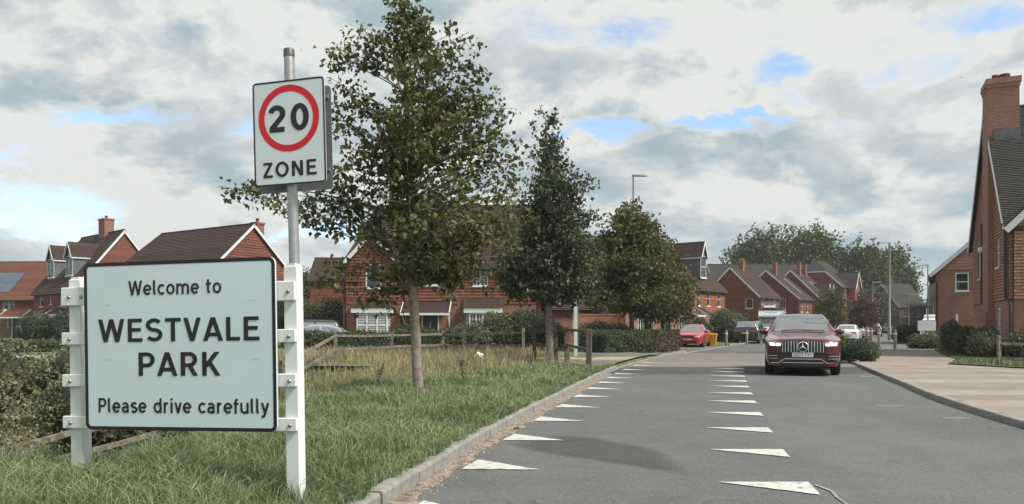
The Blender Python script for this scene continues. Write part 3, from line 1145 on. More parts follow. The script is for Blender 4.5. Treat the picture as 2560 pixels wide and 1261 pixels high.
def zone_sign():
    px0, py0 = -1.578, 5.72
    t = thing('speed_zone_sign', 'twenty zone speed limit sign with red ring on a grey steel pole', 'sign', (px0, py0, .12), R(-13.5), tilt=(0, R(-1.6)))
    MB().tube([(0, 0, -.3), (0, 0, 3.29)], .038, 20).build('pole', GALV, t)
    MB().lathe([(.041, 3.24), (.041, 3.292), (.036, 3.30), (.0, 3.302)], 20).build('cap', STEELD, t)
    W, Hh, cz = .585, .775, 2.66
    off = .018
    plate('face_plate', W, Hh, .03, -.062, -.056, cz, SIGNZ, t, off)
    frame_ring('border', W, Hh, .03, .013, -.0632, cz, SIGNB, t, off)
    b = MB()
    n = 64
    for k in range(n):
        a, c = 2 * PI * k / n, 2 * PI * (k + 1) / n
        b.face([(off + r * math.cos(q), -.0634, cz + .105 + r * math.sin(q)) for r, q in ((.247, c), (.247, a), (.198, a), (.198, c))])
    b.build('red_ring', SIGNR, t)
    lettering('lettering', '20', SIGNB, t, off, cz + .012, .192, -.0642, 1.3, .16, fit=.333)
    lettering('lettering', 'ZONE', SIGNB, t, off, cz - .325, .112, -.0642, 1.12, .12, fit=.445)
    plate('back_plate', W + .03, Hh, .03, .056, .062, cz - .03, SIGNG, t, -.005)
    for z in (cz - .27, cz + .27):
        MB().box(-.28, .27, -.056, -.041, z - .012, z + .012).build('channel', GALV, t)
        MB().box(-.27, .285, .041, .056, z - .012, z + .012).build('channel', GALV, t)


zone_sign()


# ---------------------------------------------------------------- timber fences
def fence(name, label, pts, hts, rails, r=.05, mat=TIMB, rt=.028, rh=.04, zf=None, cat='fence', sag=.02):
    t = thing(name, label, cat, (pts[0][0], pts[0][1], 0))
    o0 = Vector((pts[0][0], pts[0][1], 0))
    P = []
    for (x, y), h in zip(pts, hts):
        z = float(gz(x, y)) if zf is None else zf
        P.append((Vector((x, y, z)) - o0, h))
    for p, h in P:
        b = MB()
        ln = (random.uniform(-.02, .02), random.uniform(-.02, .02))
        mt = Matrix.Translation(p) @ Matrix.Rotation(random.uniform(-.3, .3), 4, 'Z') @ Matrix.Rotation(ln[0], 4, 'X') @ Matrix.Rotation(ln[1], 4, 'Y')
        b.box(-r, r, -r * .8, r * .8, -.3, h, 0, mt, .012)
        b.build('post', mat, t)
    for (p, h), (q, g) in zip(P[:-1], P[1:]):
        for k, fr in enumerate(rails):
            a, c = p + Vector((0, 0, h * fr)), q + Vector((0, 0, g * fr))
            a.z += random.uniform(-sag, sag)
            c.z += random.uniform(-sag, sag)
            b = MB()
            md = (a + c) / 2 + Vector((0, 0, -random.uniform(0, .03)))
            b.beam(a, md, rt * 2, rh * 2)
            b.beam(md, c, rt * 2, rh * 1.9)
            b.build('rail', mat, t)
    return t


fence('split_rail_fence', 'weathered two-rail timber fence running behind the tall dry grass', [(.42, 28.2), (-1.84, 29.3), (-2.75, 30.6), (-4.45, 28.4), (-5.65, 24.6), (-6.2, 20.6)],
      [1.08, 1.0, .95, .95, 1.0, 1.0], [.42, .86])
fence('ditch_fence', 'low three-rail timber fence down in the ditch behind the welcome sign', [(-6.25, 16.2), (-6.3, 13.6), (-6.35, 11.2), (-6.4, 8.9), (-6.4, 6.6)],
      [1.05, 1.05, 1.05, 1.05, 1.05], [.28, .55, .86])
fence('path_barrier', 'dark timber rail barrier beside the footpath behind the slim tree', [(1.35, 26.2), (1.75, 24.4), (2.2, 22.0)], [1.12, 1.15, 1.16], [.5, .92], r=.075, mat=TIMD)
fence('path_barrier', 'short timber rail barrier set just behind the footpath corner', [(.75, 25.6), (1.45, 25.2)], [1.1, 1.1], [.5, .92], r=.06, mat=TIMD)
fence('garden_fence', 'weathered two-rail fence at the right edge in front of the tall house', [(15.15, 23.9), (17.6, 22.9), (20.0, 22.0)], [.93, .93, .93], [.22, .70], zf=.13)


# ---------------------------------------------------------------- houses
WINC = {}


def win_mesh(w, h, style):
    key = (round(w, 2), round(h, 2), style)
    if key in WINC:
        return WINC[key]
    f, g, sl = MB(), MB(), MB()
    w -= .01
    h -= .01
    t = .065
    y0, y1 = -.01, .07
    f.box(-w / 2, w / 2, y0, y1, 0, t)
    f.box(-w / 2, w / 2, y0, y1, h - t, h)
    f.box(-w / 2, -w / 2 + t, y0, y1, t, h - t)
    f.box(w / 2 - t, w / 2, y0, y1, t, h - t)
    n = {'c1': 1, 'c2': 2, 'c3': 3, 'g2': 2, 's1': 1, 'sh': 1, 'g3': 3, 'b1': 1}[style]
    for k in range(1, n):
        x = -w / 2 + w * k / n
        f.box(x - .04, x + .04, y0 + .004, y1, t, h - t)
    for k in range(n):
        x0, x1 = -w / 2 + w * k / n + .05, -w / 2 + w * (k + 1) / n - .05
        f.box(x0, x1, y0 + .008, y1 - .01, h * .5 - (.03 if style in ('s1', 'sh') else .011), h * .5 + (.03 if style in ('s1', 'sh') else .011)) if style != 'c1' else None
        if style in ('g2', 'g3'):
            for q in (.25, .75):
                f.box(x0, x1, y0 + .008, y1 - .01, h * q - .011, h * q + .011)
            xm = (x0 + x1) / 2
            f.box(xm - .011, xm + .011, y0 + .010, y1 - .012, t, h - t)
    panes = []
    for k in range(n):
        x0, x1 = -w / 2 + w * k / n + .03, -w / 2 + w * (k + 1) / n - .03
        p = MB()
        p.face([(x0, .045, t * .5), (x1, .045, t * .5), (x1, .045, h - t * .5), (x0, .045, h - t * .5)])
        panes.append(p.data('pane', GLASS))
    lou = None
    if style in ('sh', 'b1'):
        lou = MB()
        nn = max(6, int(h / .11))
        for k in range(nn):
            z = t + (h - 2 * t) * (k + .5) / nn
            lou.box(-w / 2 + t + .03, w / 2 - t - .03, .022, .032, z - .027, z + .027)
        lou = lou.data('blind', SHUT)
    sl.box(-w / 2 - .06, w / 2 + .06, -.10, .05, -.075, -.002)
    r = (f.data('window', UPVC), panes, sl.data('sill', UPVC), lou)
    WINC[key] = r
    return r


def window(root, pos, rz, w, h, style='c2', sill=True):
    fm, panes, sm, lou = win_mesh(w, h, style)
    o = link('window', fm, root, pos, rz)
    for p in panes:
        link('pane', p, o)
    if sill:
        link('sill', sm, o)
    if lou:
        link('blind', lou, o)
    return o


def rows(b, o, u, v, n, vmax, interval, gauge, lift, holes=(), tw=None, m=0, jit=.004):
    """overlapping courses on a plane: o origin, u along, v up the plane, n outward"""
    k, z = 0, 0.0
    while z < vmax - .02:
        z1 = min(z + gauge, vmax)
        a0, b0 = interval(z)
        a1, b1 = interval(z1)
        if b0 - a0 < .02:
            break
        spans = [(a0, b0, a1, b1)]
        for hx, hz, hw, hh in holes:
            if z1 > hz + .02 and z < hz + hh - .02:
                ns = []
                for (p0, q0, p1, q1) in spans:
                    if hx + hw <= p0 or hx >= q0:
                        ns.append((p0, q0, p1, q1))
                        continue
                    if hx > p0:
                        ns.append((p0, hx, p1, min(hx, q1)))
                    if hx + hw < q0:
                        ns.append((hx + hw, q0, max(hx + hw, p1), q1))
                spans = ns
        for p0, q0, p1, q1 in spans:
            if tw:
                nt_ = max(1, int(round((q0 - p0) / tw)))
                off = (k % 2) * .5
                cuts = [0.0] + [(i + off) / nt_ for i in range(1 if not off else 0, nt_)] + [1.0]
                cuts = sorted(set(c for c in cuts if 0 <= c <= 1))
            else:
                cuts = [0.0, 1.0]
            for c0, c1 in zip(cuts[:-1], cuts[1:]):
                g = .004 if tw else 0
                j = random.uniform(-jit, jit) if tw else random.uniform(-jit, jit) * .4
                xa0, xb0 = p0 + (q0 - p0) * c0 + g, p0 + (q0 - p0) * c1 - g
                xa1, xb1 = p1 + (q1 - p1) * c0 + g, p1 + (q1 - p1) * c1 - g
                lo = lift + j
                B0, B1 = o + u * xa0 + v * (z + j) + n * lo, o + u * xb0 + v * (z + j) + n * lo
                T0, T1 = o + u * xa1 + v * z1 + n * .003, o + u * xb1 + v * z1 + n * .003
                C0, C1 = o + u * xa0 + v * (z + j) + n * .002, o + u * xb0 + v * (z + j) + n * .002
                b.face([B0, B1, T1, T0], m, [(xa0, z), (xb0, z), (xb1, z1), (xa1, z1)])
                b.face([C0, C1, B1, B0], m, [(xa0, z - .02), (xb0, z - .02), (xb0, z), (xa0, z)])
        z = z1
        k += 1


def wall_grid(b, o, u, n, W, Hh, holes, m=0, depth=.11, front=.0):
    xs = sorted(set([0, W] + [q for h in holes for q in (h[0], h[0] + h[2])]))
    zs = sorted(set([0, Hh] + [q for h in holes for q in (h[1], h[1] + h[3]) if q < Hh]))
    Z = Vector((0, 0, 1))
    for x0, x1 in zip(xs[:-1], xs[1:]):
        for z0, z1 in zip(zs[:-1], zs[1:]):
            cx, cz = (x0 + x1) / 2, (z0 + z1) / 2
            if any(h[0] < cx < h[0] + h[2] and h[1] < cz < h[1] + h[3] for h in holes):
                continue
            b.face([o + u * x0 + Z * z0, o + u * x1 + Z * z0, o + u * x1 + Z * z1, o + u * x0 + Z * z1], m, [(x0, z0), (x1, z0), (x1, z1), (x0, z1)])
    for x, z, w, h in holes:
        A, B = o - n * depth, o + n * front
        c = [(x, z), (x + w, z), (x + w, z + h), (x, z + h)]
        for (xa, za), (xb, zb) in zip(c, c[1:] + c[:1]):
            b.face([B + u * xa + Z * za, B + u * xb + Z * zb, A + u * xb + Z * zb, A + u * xa + Z * za], m)


def house(label, loc, a, W, D, eave, ridge, split=None, wins=None, hipL=0.0, hipR=0.0, brick=None, hang=None, roofm=None, gauge=.2, tgauge=.2,
          tw=None, rtw=None, ov=.3, name='house', group=None, gutter=True, corner='', jerk=None):
    brick, hang, roofm = brick or BRICK, hang or HANG, roofm or ROOFB
    t = thing(name, label, 'house', loc, a, group)
    wins = wins or {}
    X, Y, Z = Vector((1, 0, 0)), Vector((0, 1, 0)), Vector((0, 0, 1))
    wb, hb = MB(), MB()
    half = D / 2
    sl = (ridge - eave) / half
    walls = {'f': (Vector((0, 0, 0)), X, -Y, W, False), 'r': (Vector((W, 0, 0)), Y, X, D, hipR == 0), 'b': (Vector((W, D, 0)), -X, Y, W, False),
             'l': (Vector((0, D, 0)), -Y, -X, D, hipL == 0)}
    for k, (o, u, n, L, gab) in walls.items():
        ws = wins.get(k, [])
        holes = [(q[0], q[1], q[2], q[3]) for q in ws]
        wall_grid(wb, o, u, n, L, eave, holes)
        if gab and k == 'l' and jerk:
            q = (jerk[0] - eave) / sl
            wb.face([o + Z * eave, o + u * L + Z * eave, o + u * (L - q) + Z * jerk[0], o + u * q + Z * jerk[0]], 0, [(0, eave), (L, eave), (L - q, jerk[0]), (q, jerk[0])])
        elif gab:
            wb.face([o + Z * eave, o + u * L + Z * eave, o + u * half + Z * (ridge - .06)], 0, [(0, eave), (L, eave), (half, ridge)])
        sp = split if not isinstance(split, dict) else split.get(k)
        if sp is not None and k != 'b':
            o2 = o + Z * sp + n * .012
            tp = (jerk[0] if (gab and k == 'l' and jerk) else ridge if gab else eave) - .05
            if gab:
                def iv(z, L=L, sp=sp):
                    q = max(0, (z + sp - eave) / sl)
                    return (-.02 + q, L + .02 - q) if q > 0 else (-.02, L + .02)
            else:
                def iv(z, L=L):
                    return (-.02, L + .02)
            rows(hb, o2, u, Z, n, tp - sp, iv, tgauge, .045, [(x, z - sp, w, h) for x, z, w, h in holes], tw)
        ang = {'f': 0, 'r': R(90), 'b': R(180), 'l': R(-90)}[k]
        for q in ws:
            p = o + u * (q[0] + q[2] / 2) + Z * q[1] - n * .012
            window(t, p, ang, q[2], q[3], q[4] if len(q) > 4 else 'c2')
    wb.build('wall', brick, t)
    if hb.f:
        hb.build('hanging_tiles', hang, t)['kind'] = 'stuff'
    # roof: two main slopes and hips
    rb, fb, rid, gut = MB(), MB(), MB(), MB()
    vs = Vector((0, half, ridge - eave))
    vl = vs.length
    ext = ov / math.cos(math.atan(sl))
    og = .22
    for sgn in (1, -1):
        v = Vector((0, half * sgn, ridge - eave)) / vl
        nn = Vector((0, -(ridge - eave) * sgn, half)) / vl
        base = Vector((0, 0 if sgn > 0 else D, eave)) - v * ext

        def iv(z, hl=hipL, hr=hipR):
            f = max(0, (z - ext)) / vl
            if jerk and hl == 0:
                g = max(0, (eave + f * (ridge - eave) - jerk[0]) / (ridge - jerk[0]))
                return (-og + g * (jerk[1] + og), W + og)
            return (-(og if hl == 0 else ov * .9) + hl * f + (ov * .9 * f if hl else 0), W + (og if hr == 0 else ov * .9) - hr * f - (ov * .9 * f if hr else 0))
        top = vl + ext
        a0, b0 = iv(0)
        a1, b1 = iv(top)
        for dz in (.015, -.10):
            mid_ = [base + X * a0 + v * (ext + vl * (jerk[0] - eave) / (ridge - eave)) + nn * dz] if jerk else []
            rb.face([base + X * a0 + nn * dz, base + X * b0 + nn * dz, base + X * b1 + v * top + nn * dz, base + X * a1 + v * top + nn * dz] + mid_)
        rows(rb, base + nn * .02, X, v, nn, top, iv, gauge, .028, (), rtw)
        e0 = base + nn * -.06
        fb.beam(e0 + X * a0, e0 + X * b0, .03, .17, m=0)
        if gutter and sgn > 0:
            g0 = base - v * .05 - nn * .07
            gut.tube([g0 + X * a0, g0 + X * b0], .055, 6)
        for hx, x, sgx in ((hipL, a0, -1), (hipR, b0, 1)):
            if hx == 0:
                p0 = base + X * x + nn * -.085
                p1 = p0 + v * ((ext + vl * (jerk[0] - eave) / (ridge - eave)) if (jerk and sgx < 0) else (top + .02))
                fb.beam(p0, p1, .035, .20, up=nn)
    for hx, x, sgx, uu in ((hipL, 0, -1, -Y), (hipR, W, 1, Y)):
        if hx:
            e = ov * .9
            apex = Vector((x - sgx * hx, half, ridge))
            p = [Vector((x + sgx * e, -ov, eave - ov * sl)), Vector((x + sgx * e, D + ov, eave - ov * sl))]
            o = p[0] if sgx > 0 else p[1]
            q = p[1] if sgx > 0 else p[0]
            u = (q - o).normalized()
            L = (q - o).length
            mid = (o + q) / 2
            v = apex - mid
            vlen = v.length
            v.normalize()
            nn = u.cross(v).normalized()
            rb.face([o, q, apex])
            rows(rb, o + nn * .02, u, v, nn, vlen, lambda z, L=L, vlen=vlen: (L / 2 * z / vlen, L - L / 2 * z / vlen), gauge, .028, (), rtw)
            for c in (o, q):
                rid.tube([c + Z * .03, apex + Z * .03], .08, 6, 0)
            fb.beam(o + Vector((0, 0, -.06)), q + Vector((0, 0, -.06)), .03, .17)
    if jerk:
        q = (jerk[0] - eave) / sl
        o, e2, apex = Vector((-og, D - q, jerk[0])), Vector((-og, q, jerk[0])), Vector((jerk[1], half, ridge))
        u = (e2 - o).normalized()
        L = (e2 - o).length
        v = apex - (o + e2) / 2
        vlen = v.length
        v.normalize()
        nn = u.cross(v).normalized()
        rb.face([o, e2, apex])
        rows(rb, o + nn * .02, u, v, nn, vlen, lambda z, L=L, vlen=vlen: (L / 2 * z / vlen, L - L / 2 * z / vlen), gauge, .028)
        fb.beam(o - Z * .08, e2 - Z * .08, .03, .17)
    ra, rc = (hipL if hipL else jerk[1] if jerk else -og), W - (hipR if hipR else -og)
    nt_ = max(1, int((rc - ra) / .45))
    for k in range(nt_):
        x0, x1 = ra + (rc - ra) * k / nt_, ra + (rc - ra) * (k + 1) / nt_
        rid.tube([(x0, half, ridge + .01), (x1 - .02, half, ridge + .01)], [.105, .098], 8, 0)
    ro = rb.build('roof', roofm, t)
    rid.build('ridge_tiles', roofm, ro)['kind'] = 'stuff'
    if gut.f:
        gut.build('gutter', BLACKM, ro)
    fb.build('bargeboard', UPVC, t)
    for c in corner:
        x, y = {'f': (.12, -.07), 'g': (W - .12, -.07)}[c]
        MB().tube([(x, -ov, eave - .25), (x, y, eave - .55), (x, y, .1)], .04, 8).build('downpipe', BLACKM, t)
    t['_'] = 0
    del t['_']
    return t


def chimney(root, x, y, w, d, z0, z1, mat=None, pots=2, parent_roof=True):
    mat = mat or BRICK
    b = MB()
    b.box(x - w / 2, x + w / 2, y - d / 2, y + d / 2, z0, z1 - .22)
    b.box(x - w / 2 - .03, x + w / 2 + .03, y - d / 2 - .03, y + d / 2 + .03, z1 - .22, z1 - .14)
    b.box(x - w / 2 - .06, x + w / 2 + .06, y - d / 2 - .06, y + d / 2 + .06, z1 - .14, z1)
    c = b.build('chimney', mat, root)
    for k in range(pots):
        xo = x + (k - (pots - 1) / 2) * w * .42
        MB().lathe([(.13, z1 - .02), (.12, z1 + .06), (.115, z1 + .24), (.145, z1 + .26), (.145, z1 + .32), (.10, z1 + .32), (.10, z1 + .1)], 12,
                   mat=Matrix.Translation((xo, y, 0))).build('chimney_pot', ROOFR, c)
    return c


def gable_wing(root, x0, x1, y0, eave, apex, depth, hang=None, roofm=None, split=None, wins=(), ov=.3, gauge=.2, tgauge=.2, tw=None, rtw=None, wall_z=0.0, brick=None):
    """a front gable standing out to y0 (negative = forward of the wall), its roof running back into the main roof"""
    X, Y, Z = Vector((1, 0, 0)), Vector((0, 1, 0)), Vector((0, 0, 1))
    w = x1 - x0
    half = w / 2
    sl = (apex - eave) / half
    hang, roofm, brick = hang or HANG, roofm or ROOFB, brick or BRICK
    b = MB()
    o = Vector((x0, y0, wall_z))
    holes = [(q[0], q[1] - wall_z, q[2], q[3]) for q in wins]
    wall_grid(b, o, X, -Y, w, eave - wall_z, holes)
    b.face([o + Z * (eave - wall_z), o + X * w + Z * (eave - wall_z), o + X * half + Z * (apex - wall_z - .05)], 0, [(0, eave), (w, eave), (half, apex)])
    for x in (x0, x1):
        b.face([(x, y0, wall_z), (x, y0 + depth, wall_z), (x, y0 + depth, eave), (x, y0, eave)])
    wo = b.build('wing_wall', brick, root)
    if split is not None:
        hb = MB()

        def iv(z):
            q = max(0, (z + split - eave) / sl)
            return (-.02 + q, w + .02 - q)
        rows(hb, Vector((x0, y0 - .012, split)), X, Z, -Y, apex - .05 - split, iv, tgauge, .045, [(q[0], q[1] - split, q[2], q[3]) for q in wins], tw)
        for x, u, n in ((x0, -Y, -X), (x1, Y, X)):
            oo = Vector((x, y0 + (depth if n.x < 0 else 0), split)) + n * .012
            rows(hb, oo, u, Z, n, eave - split, lambda z: (0, depth), tgauge, .045, (), tw)
        hb.build('wing_tiles', hang, wo)['kind'] = 'stuff'
    for q in wins:
        window(root, (x0 + q[0] + q[2] / 2, y0 + .012, q[1]), 0, q[2], q[3], q[4])
    rb, fb = MB(), MB()
    vl = math.hypot(half, apex - eave)
    ext = ov / math.cos(math.atan(sl))
    og = .28
    for sg in (1, -1):
        v = Vector((half * sg, 0, apex - eave)) / vl
        nn = Vector((-(apex - eave) * sg, 0, half)) / vl
        base = Vector((x0 if sg > 0 else x1, y0, eave)) - v * ext
        u = Y
        iv = lambda z: (-og, depth + z * .55)
        for dz in (.015, -.09):
            p = [base + u * -og, base + u * depth, base + u * (depth + (vl + ext) * .9) + v * (vl + ext), base + u * -og + v * (vl + ext)]
            rb.face([q + nn * dz for q in p])
        rows(rb, base + nn * .02, u, v, nn, vl + ext, lambda z: (-og, depth + z * .9), gauge, .028, (), rtw)
        p0 = base + u * -og + nn * -.08
        fb.beam(p0, p0 + v * (vl + ext), .04, .24, up=nn)
    r = rb.build('wing_roof', roofm, root)
    MB().tube([(x0 + half, y0 - og, apex + .02), (x0 + half, y0 + depth + vl * .6, apex + .02)], .1, 8).build('ridge_tiles', roofm, r)
    fb.build('bargeboard', UPVC, root)


def porch(root, x, w, z, dep, roofm=None, rise=.55):
    """lean-to canopy over a door, on timber brackets"""
    roofm = roofm or ROOFB
    b = MB()
    v = Vector((0, dep + .05, rise))
    vl = v.length
    v.normalize()
    nn = Vector((0, -v.z, v.y))
    base = Vector((x - w / 2, -dep, z))
    X = Vector((1, 0, 0))
    for dz in (0, -.07):
        b.face([base + nn * dz, base + X * w + nn * dz, base + X * w + v * vl + nn * dz, base + v * vl + nn * dz])
    rows(b, base + nn * .01, X, v, nn, vl, lambda q: (0, w), .16, .025)
    r = b.build('porch_roof', roofm, root)
    f = MB()
    f.box(x - w / 2 - .02, x + w / 2 + .02, -dep - .03, -dep, z - .16, z - .01)
    for s in (-1, 1):
        xx = x + s * (w / 2 - .0)
        f.beam((xx, -dep, z - .03), (xx, 0, z + rise - .03), .05, .15)
        f.beam((x + s * (w / 2 - .12), -.03, z - .95), (x + s * (w / 2 - .12), -dep + .05, z - .15), .07, .08)
        f.box(x + s * (w / 2 - .12) - .04, x + s * (w / 2 - .12) + .04, -.06, -.002, z - 1.2, z - .1)
    f.build('porch_bracket', UPVC, root)


def door(root, x, w=.95, h=2.1, mat=None, y=-.0, frame=True):
    mat = mat or DOORM
    b = MB()
    b.box(x - w / 2, x + w / 2, y - .035, y - .01, .05, h)
    for s in (-1, 1):
        for z0, z1 in ((.25, .95), (1.1, 1.9)):
            b.box(x + s * w * .25 - .14, x + s * w * .25 + .14, y - .048, y - .036, z0, z1)
    d = b.build('door', mat, root)
    f = MB()
    f.box(x - w / 2 - .09, x - w / 2 - .002, y - .06, y - .004, .02, h + .09)
    f.box(x + w / 2 + .002, x + w / 2 + .09, y - .06, y - .004, .02, h + .09)
    f.box(x - w / 2, x + w / 2, y - .06, y - .004, h + .003, h + .09)
    f.build('door_frame', UPVC, d)
    k = MB()
    k.box(x - .012, x + .012, y - .062, y - .048, 1.0, 1.55)
    k.box(x - .06, x + .06, y - .064, y - .050, 1.22, 1.25)
    k.build('handle', CHROME, d)


def bay(root, x, w, z0, z1, dep, style='sh', n=3, roofm=None, roof=True):
    """boxed bay window with splayed sides and a tiled lean-to roof"""
    s = .45
    b = MB()
    pts = [(x - w / 2, 0), (x - w / 2 + s * .6, -dep), (x + w / 2 - s * .6, -dep), (x + w / 2, 0)]
    for (xa, ya), (xb, yb) in zip(pts[:-1], pts[1:]):
        b.face([(xa, ya, 0), (xb, yb, 0), (xb, yb, z0), (xa, ya, z0)])
    b2 = MB()
    b2.box(x - w / 2 - .08, x + w / 2 + .08, -dep - .10, -.002, z1 + .0, z1 + .32)
    o = b.build('bay_window', UPVC, root)
    b2.build('bay_head', UPVC, o)
    for i, ((xa, ya), (xb, yb)) in enumerate(zip(pts[:-1], pts[1:])):
        L = math.hypot(xb - xa, yb - ya)
        an = math.atan2(yb - ya, xb - xa)
        m = n if i == 1 else 1
        for k in range(m):
            f = (k + .5) / m
            window(o, (xa + (xb - xa) * f, ya + (yb - ya) * f, z0), an, L / m - .002, z1 - z0, style, sill=False)
    if roof:
        r = MB()
        v = Vector((0, dep + .15, .62))
        vl = v.length
        v.normalize()
        nn = Vector((0, -v.z, v.y))
        base = Vector((x - w / 2 - .12, -dep - .15, z1 + .33))
        X = Vector((1, 0, 0))
        rows(r, base, X, v, nn, vl, lambda z: (0 + z * .25, w + .24 - z * .25), .16, .025)
        r.face([base, base + X * (w + .24), base + X * (w + .24) + v * vl, base + v * vl])
        r.build('bay_roof', roofm or ROOFB, root)


def dormer(root, x, w, yf, z0, ze, za, back, win=None, roofm=None, cheek=None):
    """gabled dormer: front at yf, sill level z0, eave ze, apex za, running back to y=back"""
    roofm = roofm or ROOFB
    c = MB()
    for s in (-1, 1):
        xx = x + s * w / 2
        c.face([(xx, yf, z0), (xx, back, z0), (xx, back, ze), (xx, yf, ze)])
    c.face([(x - w / 2, yf, ze), (x + w / 2, yf, ze), (x, yf, za - .05)])
    c.face([(x - w / 2, yf, z0 - .25), (x + w / 2, yf, z0 - .25), (x + w / 2, yf, z0), (x - w / 2, yf, z0)])
    d = c.build('dormer', cheek or LEAD, root)
    window(d, (x, yf - .02, z0), 0, w - .02, ze - z0, win or 'c2')
    r, f = MB(), MB()
    half = w / 2
    vl = math.hypot(half, za - ze)
    ext = .22
    for sg in (1, -1):
        v = Vector((half * sg, 0, za - ze)) / vl
        nn = Vector((-(za - ze) * sg, 0, half)) / vl
        base = Vector((x - sg * half, yf, ze)) - v * ext
        for dz in (0, -.06):
            r.face([base + Vector((0, -.2, 0)) + nn * dz, base + Vector((0, back - yf, 0)) + nn * dz,
                    base + Vector((0, back - yf + .6, 0)) + v * (vl + ext) + nn * dz, base + Vector((0, -.2, 0)) + v * (vl + ext) + nn * dz])
        rows(r, base + nn * .01, Vector((0, 1, 0)), v, nn, vl + ext, lambda z: (-.2, back - yf + .3), .2, .025)
        p0 = base + Vector((0, -.2, 0)) + nn * -.05
        f.beam(p0, p0 + v * (vl + ext), .04, .16, up=nn)
        f.beam(base + Vector((0, -.18, -.04)), base + Vector((0, back - yf, -.04)), .03, .13)
    r.build('dormer_roof', roofm, d)
    f.build('dormer_trim', UPVC, d)


def solar(root, o, u, v, nn, cols, rws, w=1.0, h=1.6):
    SOL = M('solar_glass', (.055, .075, .12), .15, .1, 2, spec=.8, coat=.5)
    for i in range(cols):
        for j in range(rws):
            p = o + u * (i * (w + .03)) + v * (j * (h + .03)) + nn * .09
            b = MB()
            q = [p, p + u * w, p + u * w + v * h, p + v * h]
            b.mesh([c for c in q] + [c - nn * .04 for c in q], [(0, 1, 2, 3), (0, 4, 5, 1), (1, 5, 6, 2), (2, 6, 7, 3), (3, 7, 4, 0)])
            b.build('solar_panel', SOL, root)


def R2(a):
    return Vector((math.cos(a), math.sin(a), 0)), Vector((-math.sin(a), math.cos(a), 0))


# --- house behind the big tree: cross gable, bays, porch
t = house('red tile-hung house with white bay window and dark door behind the tall lime tree', (-10.85, 50, .03), R(-1), 12.4, 8.6, 5.35, 9.75, split=2.75, hipL=1.3,
          wins={'f': [(5.05, 3.95, 1.0, 1.25, 'g2'), (8.3, 3.9, 1.0, 1.25, 'g2'), (10.6, 3.9, .8, 1.2, 'c2')]}, gauge=.2, tgauge=.2, corner='')
gable_wing(t, 0, 3.7, -.55, 5.35, 7.35, .55, split=2.75, wins=[(1.45, 3.75, 1.0, 1.55, 's1')], wall_z=0.0)
bay(t, 1.95, 2.5, .55, 2.15, .5 + .55, 'sh', 3)
porch(t, 5.35, 3.1, 2.15, 1.3, rise=.75)
door(t, 5.55)
bay(t, 9.0, 2.3, .6, 2.15, .6, 'g2', 2)
MB().tube([(3.85, -.65, 5.0), (3.85, -.12, 4.7), (3.85, -.10, .2)], .045, 8).build('downpipe', BLACKM, t)
MB().tube([(.15, -.85, 5.2), (.15, -.66, 4.9), (.15, -.64, .2)], .045, 8).build('downpipe', BLACKM, t)

# --- left background: gable-ended house behind the welcome sign
X_, Y_ = R2(R(-33.2))
o = Vector((-19.6, 58, 0)) - X_ * 12.8 - Y_ * 4.2
t = house('plain brown-roofed house with a red tiled gable rising behind the welcome sign', (o.x, o.y, .03), R(-33.2), 12.8, 8.4, 5.0, 9.0, split=3.2, hipL=1.2,
          wins={'r': [(3.4, 3.2, 1.1, 1.2, 'c2')], 'f': [(2, 3.3, 1.2, 1.2, 'c2'), (8, 3.3, 1.2, 1.2, 'c2'), (3, .8, 1.6, 1.4, 'c3')]})
chimney(t, 12.0, 5.3, .7, .7, 7.6, 9.3, pots=1)

# --- left: dormered house
X_, Y_ = R2(R(-41.3))
o = Vector((-37.4, 74, 0)) - X_ * 10.4 - Y_ * 4.5
t = house('red house with two gabled dormers and a tall chimney left of the welcome sign', (o.x, o.y, .03), R(-41.3), 10.4, 9.0, 4.85, 10.55, split=2.6, roofm=ROOFB,
          wins={'f': [(1.6, 3.2, 1.0, 1.5, 's1'), (4.5, 3.4, .6, 1.3, 'c1'), (7.2, 3.2, 1.1, 1.5, 's1')], 'r': [(4, 3.4, 1.0, 1.2, 'c2')]}, corner='g')
dormer(t, 2.4, 1.75, .75, 6.1, 8.0, 9.35, 3.2, 'c2', ROOFB)
dormer(t, 7.3, 1.75, .75, 6.1, 8.0, 9.35, 3.2, 'c2', ROOFB)
chimney(t, 6.2, 4.5, 1.5, .9, 9.6, 12.0, pots=1)
bay(t, 7.4, 2.6, .5, 2.1, .6, 's1', 3)
porch(t, 4.1, 1.9, 2.2, 1.2, rise=.7)
door(t, 4.1)

# --- far left: house with solar panels
t = house('orange-roofed house with solar panels at the far left edge', (-64, 81, .03), R(-4), 24, 9, 4.3, 8.35, split=2.4, roofm=ROOFR,
          wins={'f': [(10.9, 2.95, 1.2, 1.25, 'c2'), (5, 2.95, 1.2, 1.25, 'c2')]})
v = Vector((0, 4.5, 4.05)).normalized()
nn = Vector((0, -v.z, v.y))
solar(t, Vector((7.9, .55, 4.8)), Vector((1, 0, 0)), v, nn, 3, 2, 1.05, 1.65)
porch(t, 12.6, 2.6, 2.25, 1.3, ROOFR, rise=.8)
door(t, 12.4)

# --- between sign and big tree: plain red house ends
t = house('plain red house wall under a brown roof seen between sign pole and tree', (-18.9, 72, .03), R(3), 9.0, 6, 5.8, 7.9, split=.4, wins={'f': []})
t = house('small distant house with a low red roof right of the sign pole', (-30.0, 102, .03), R(2), 4.6, 7, 4.9, 6.9, split=2.4, roofm=ROOFR, wins={'f': [(2.2, 2.6, 1.0, 1.6, 'c2')]}, hipR=1.2)

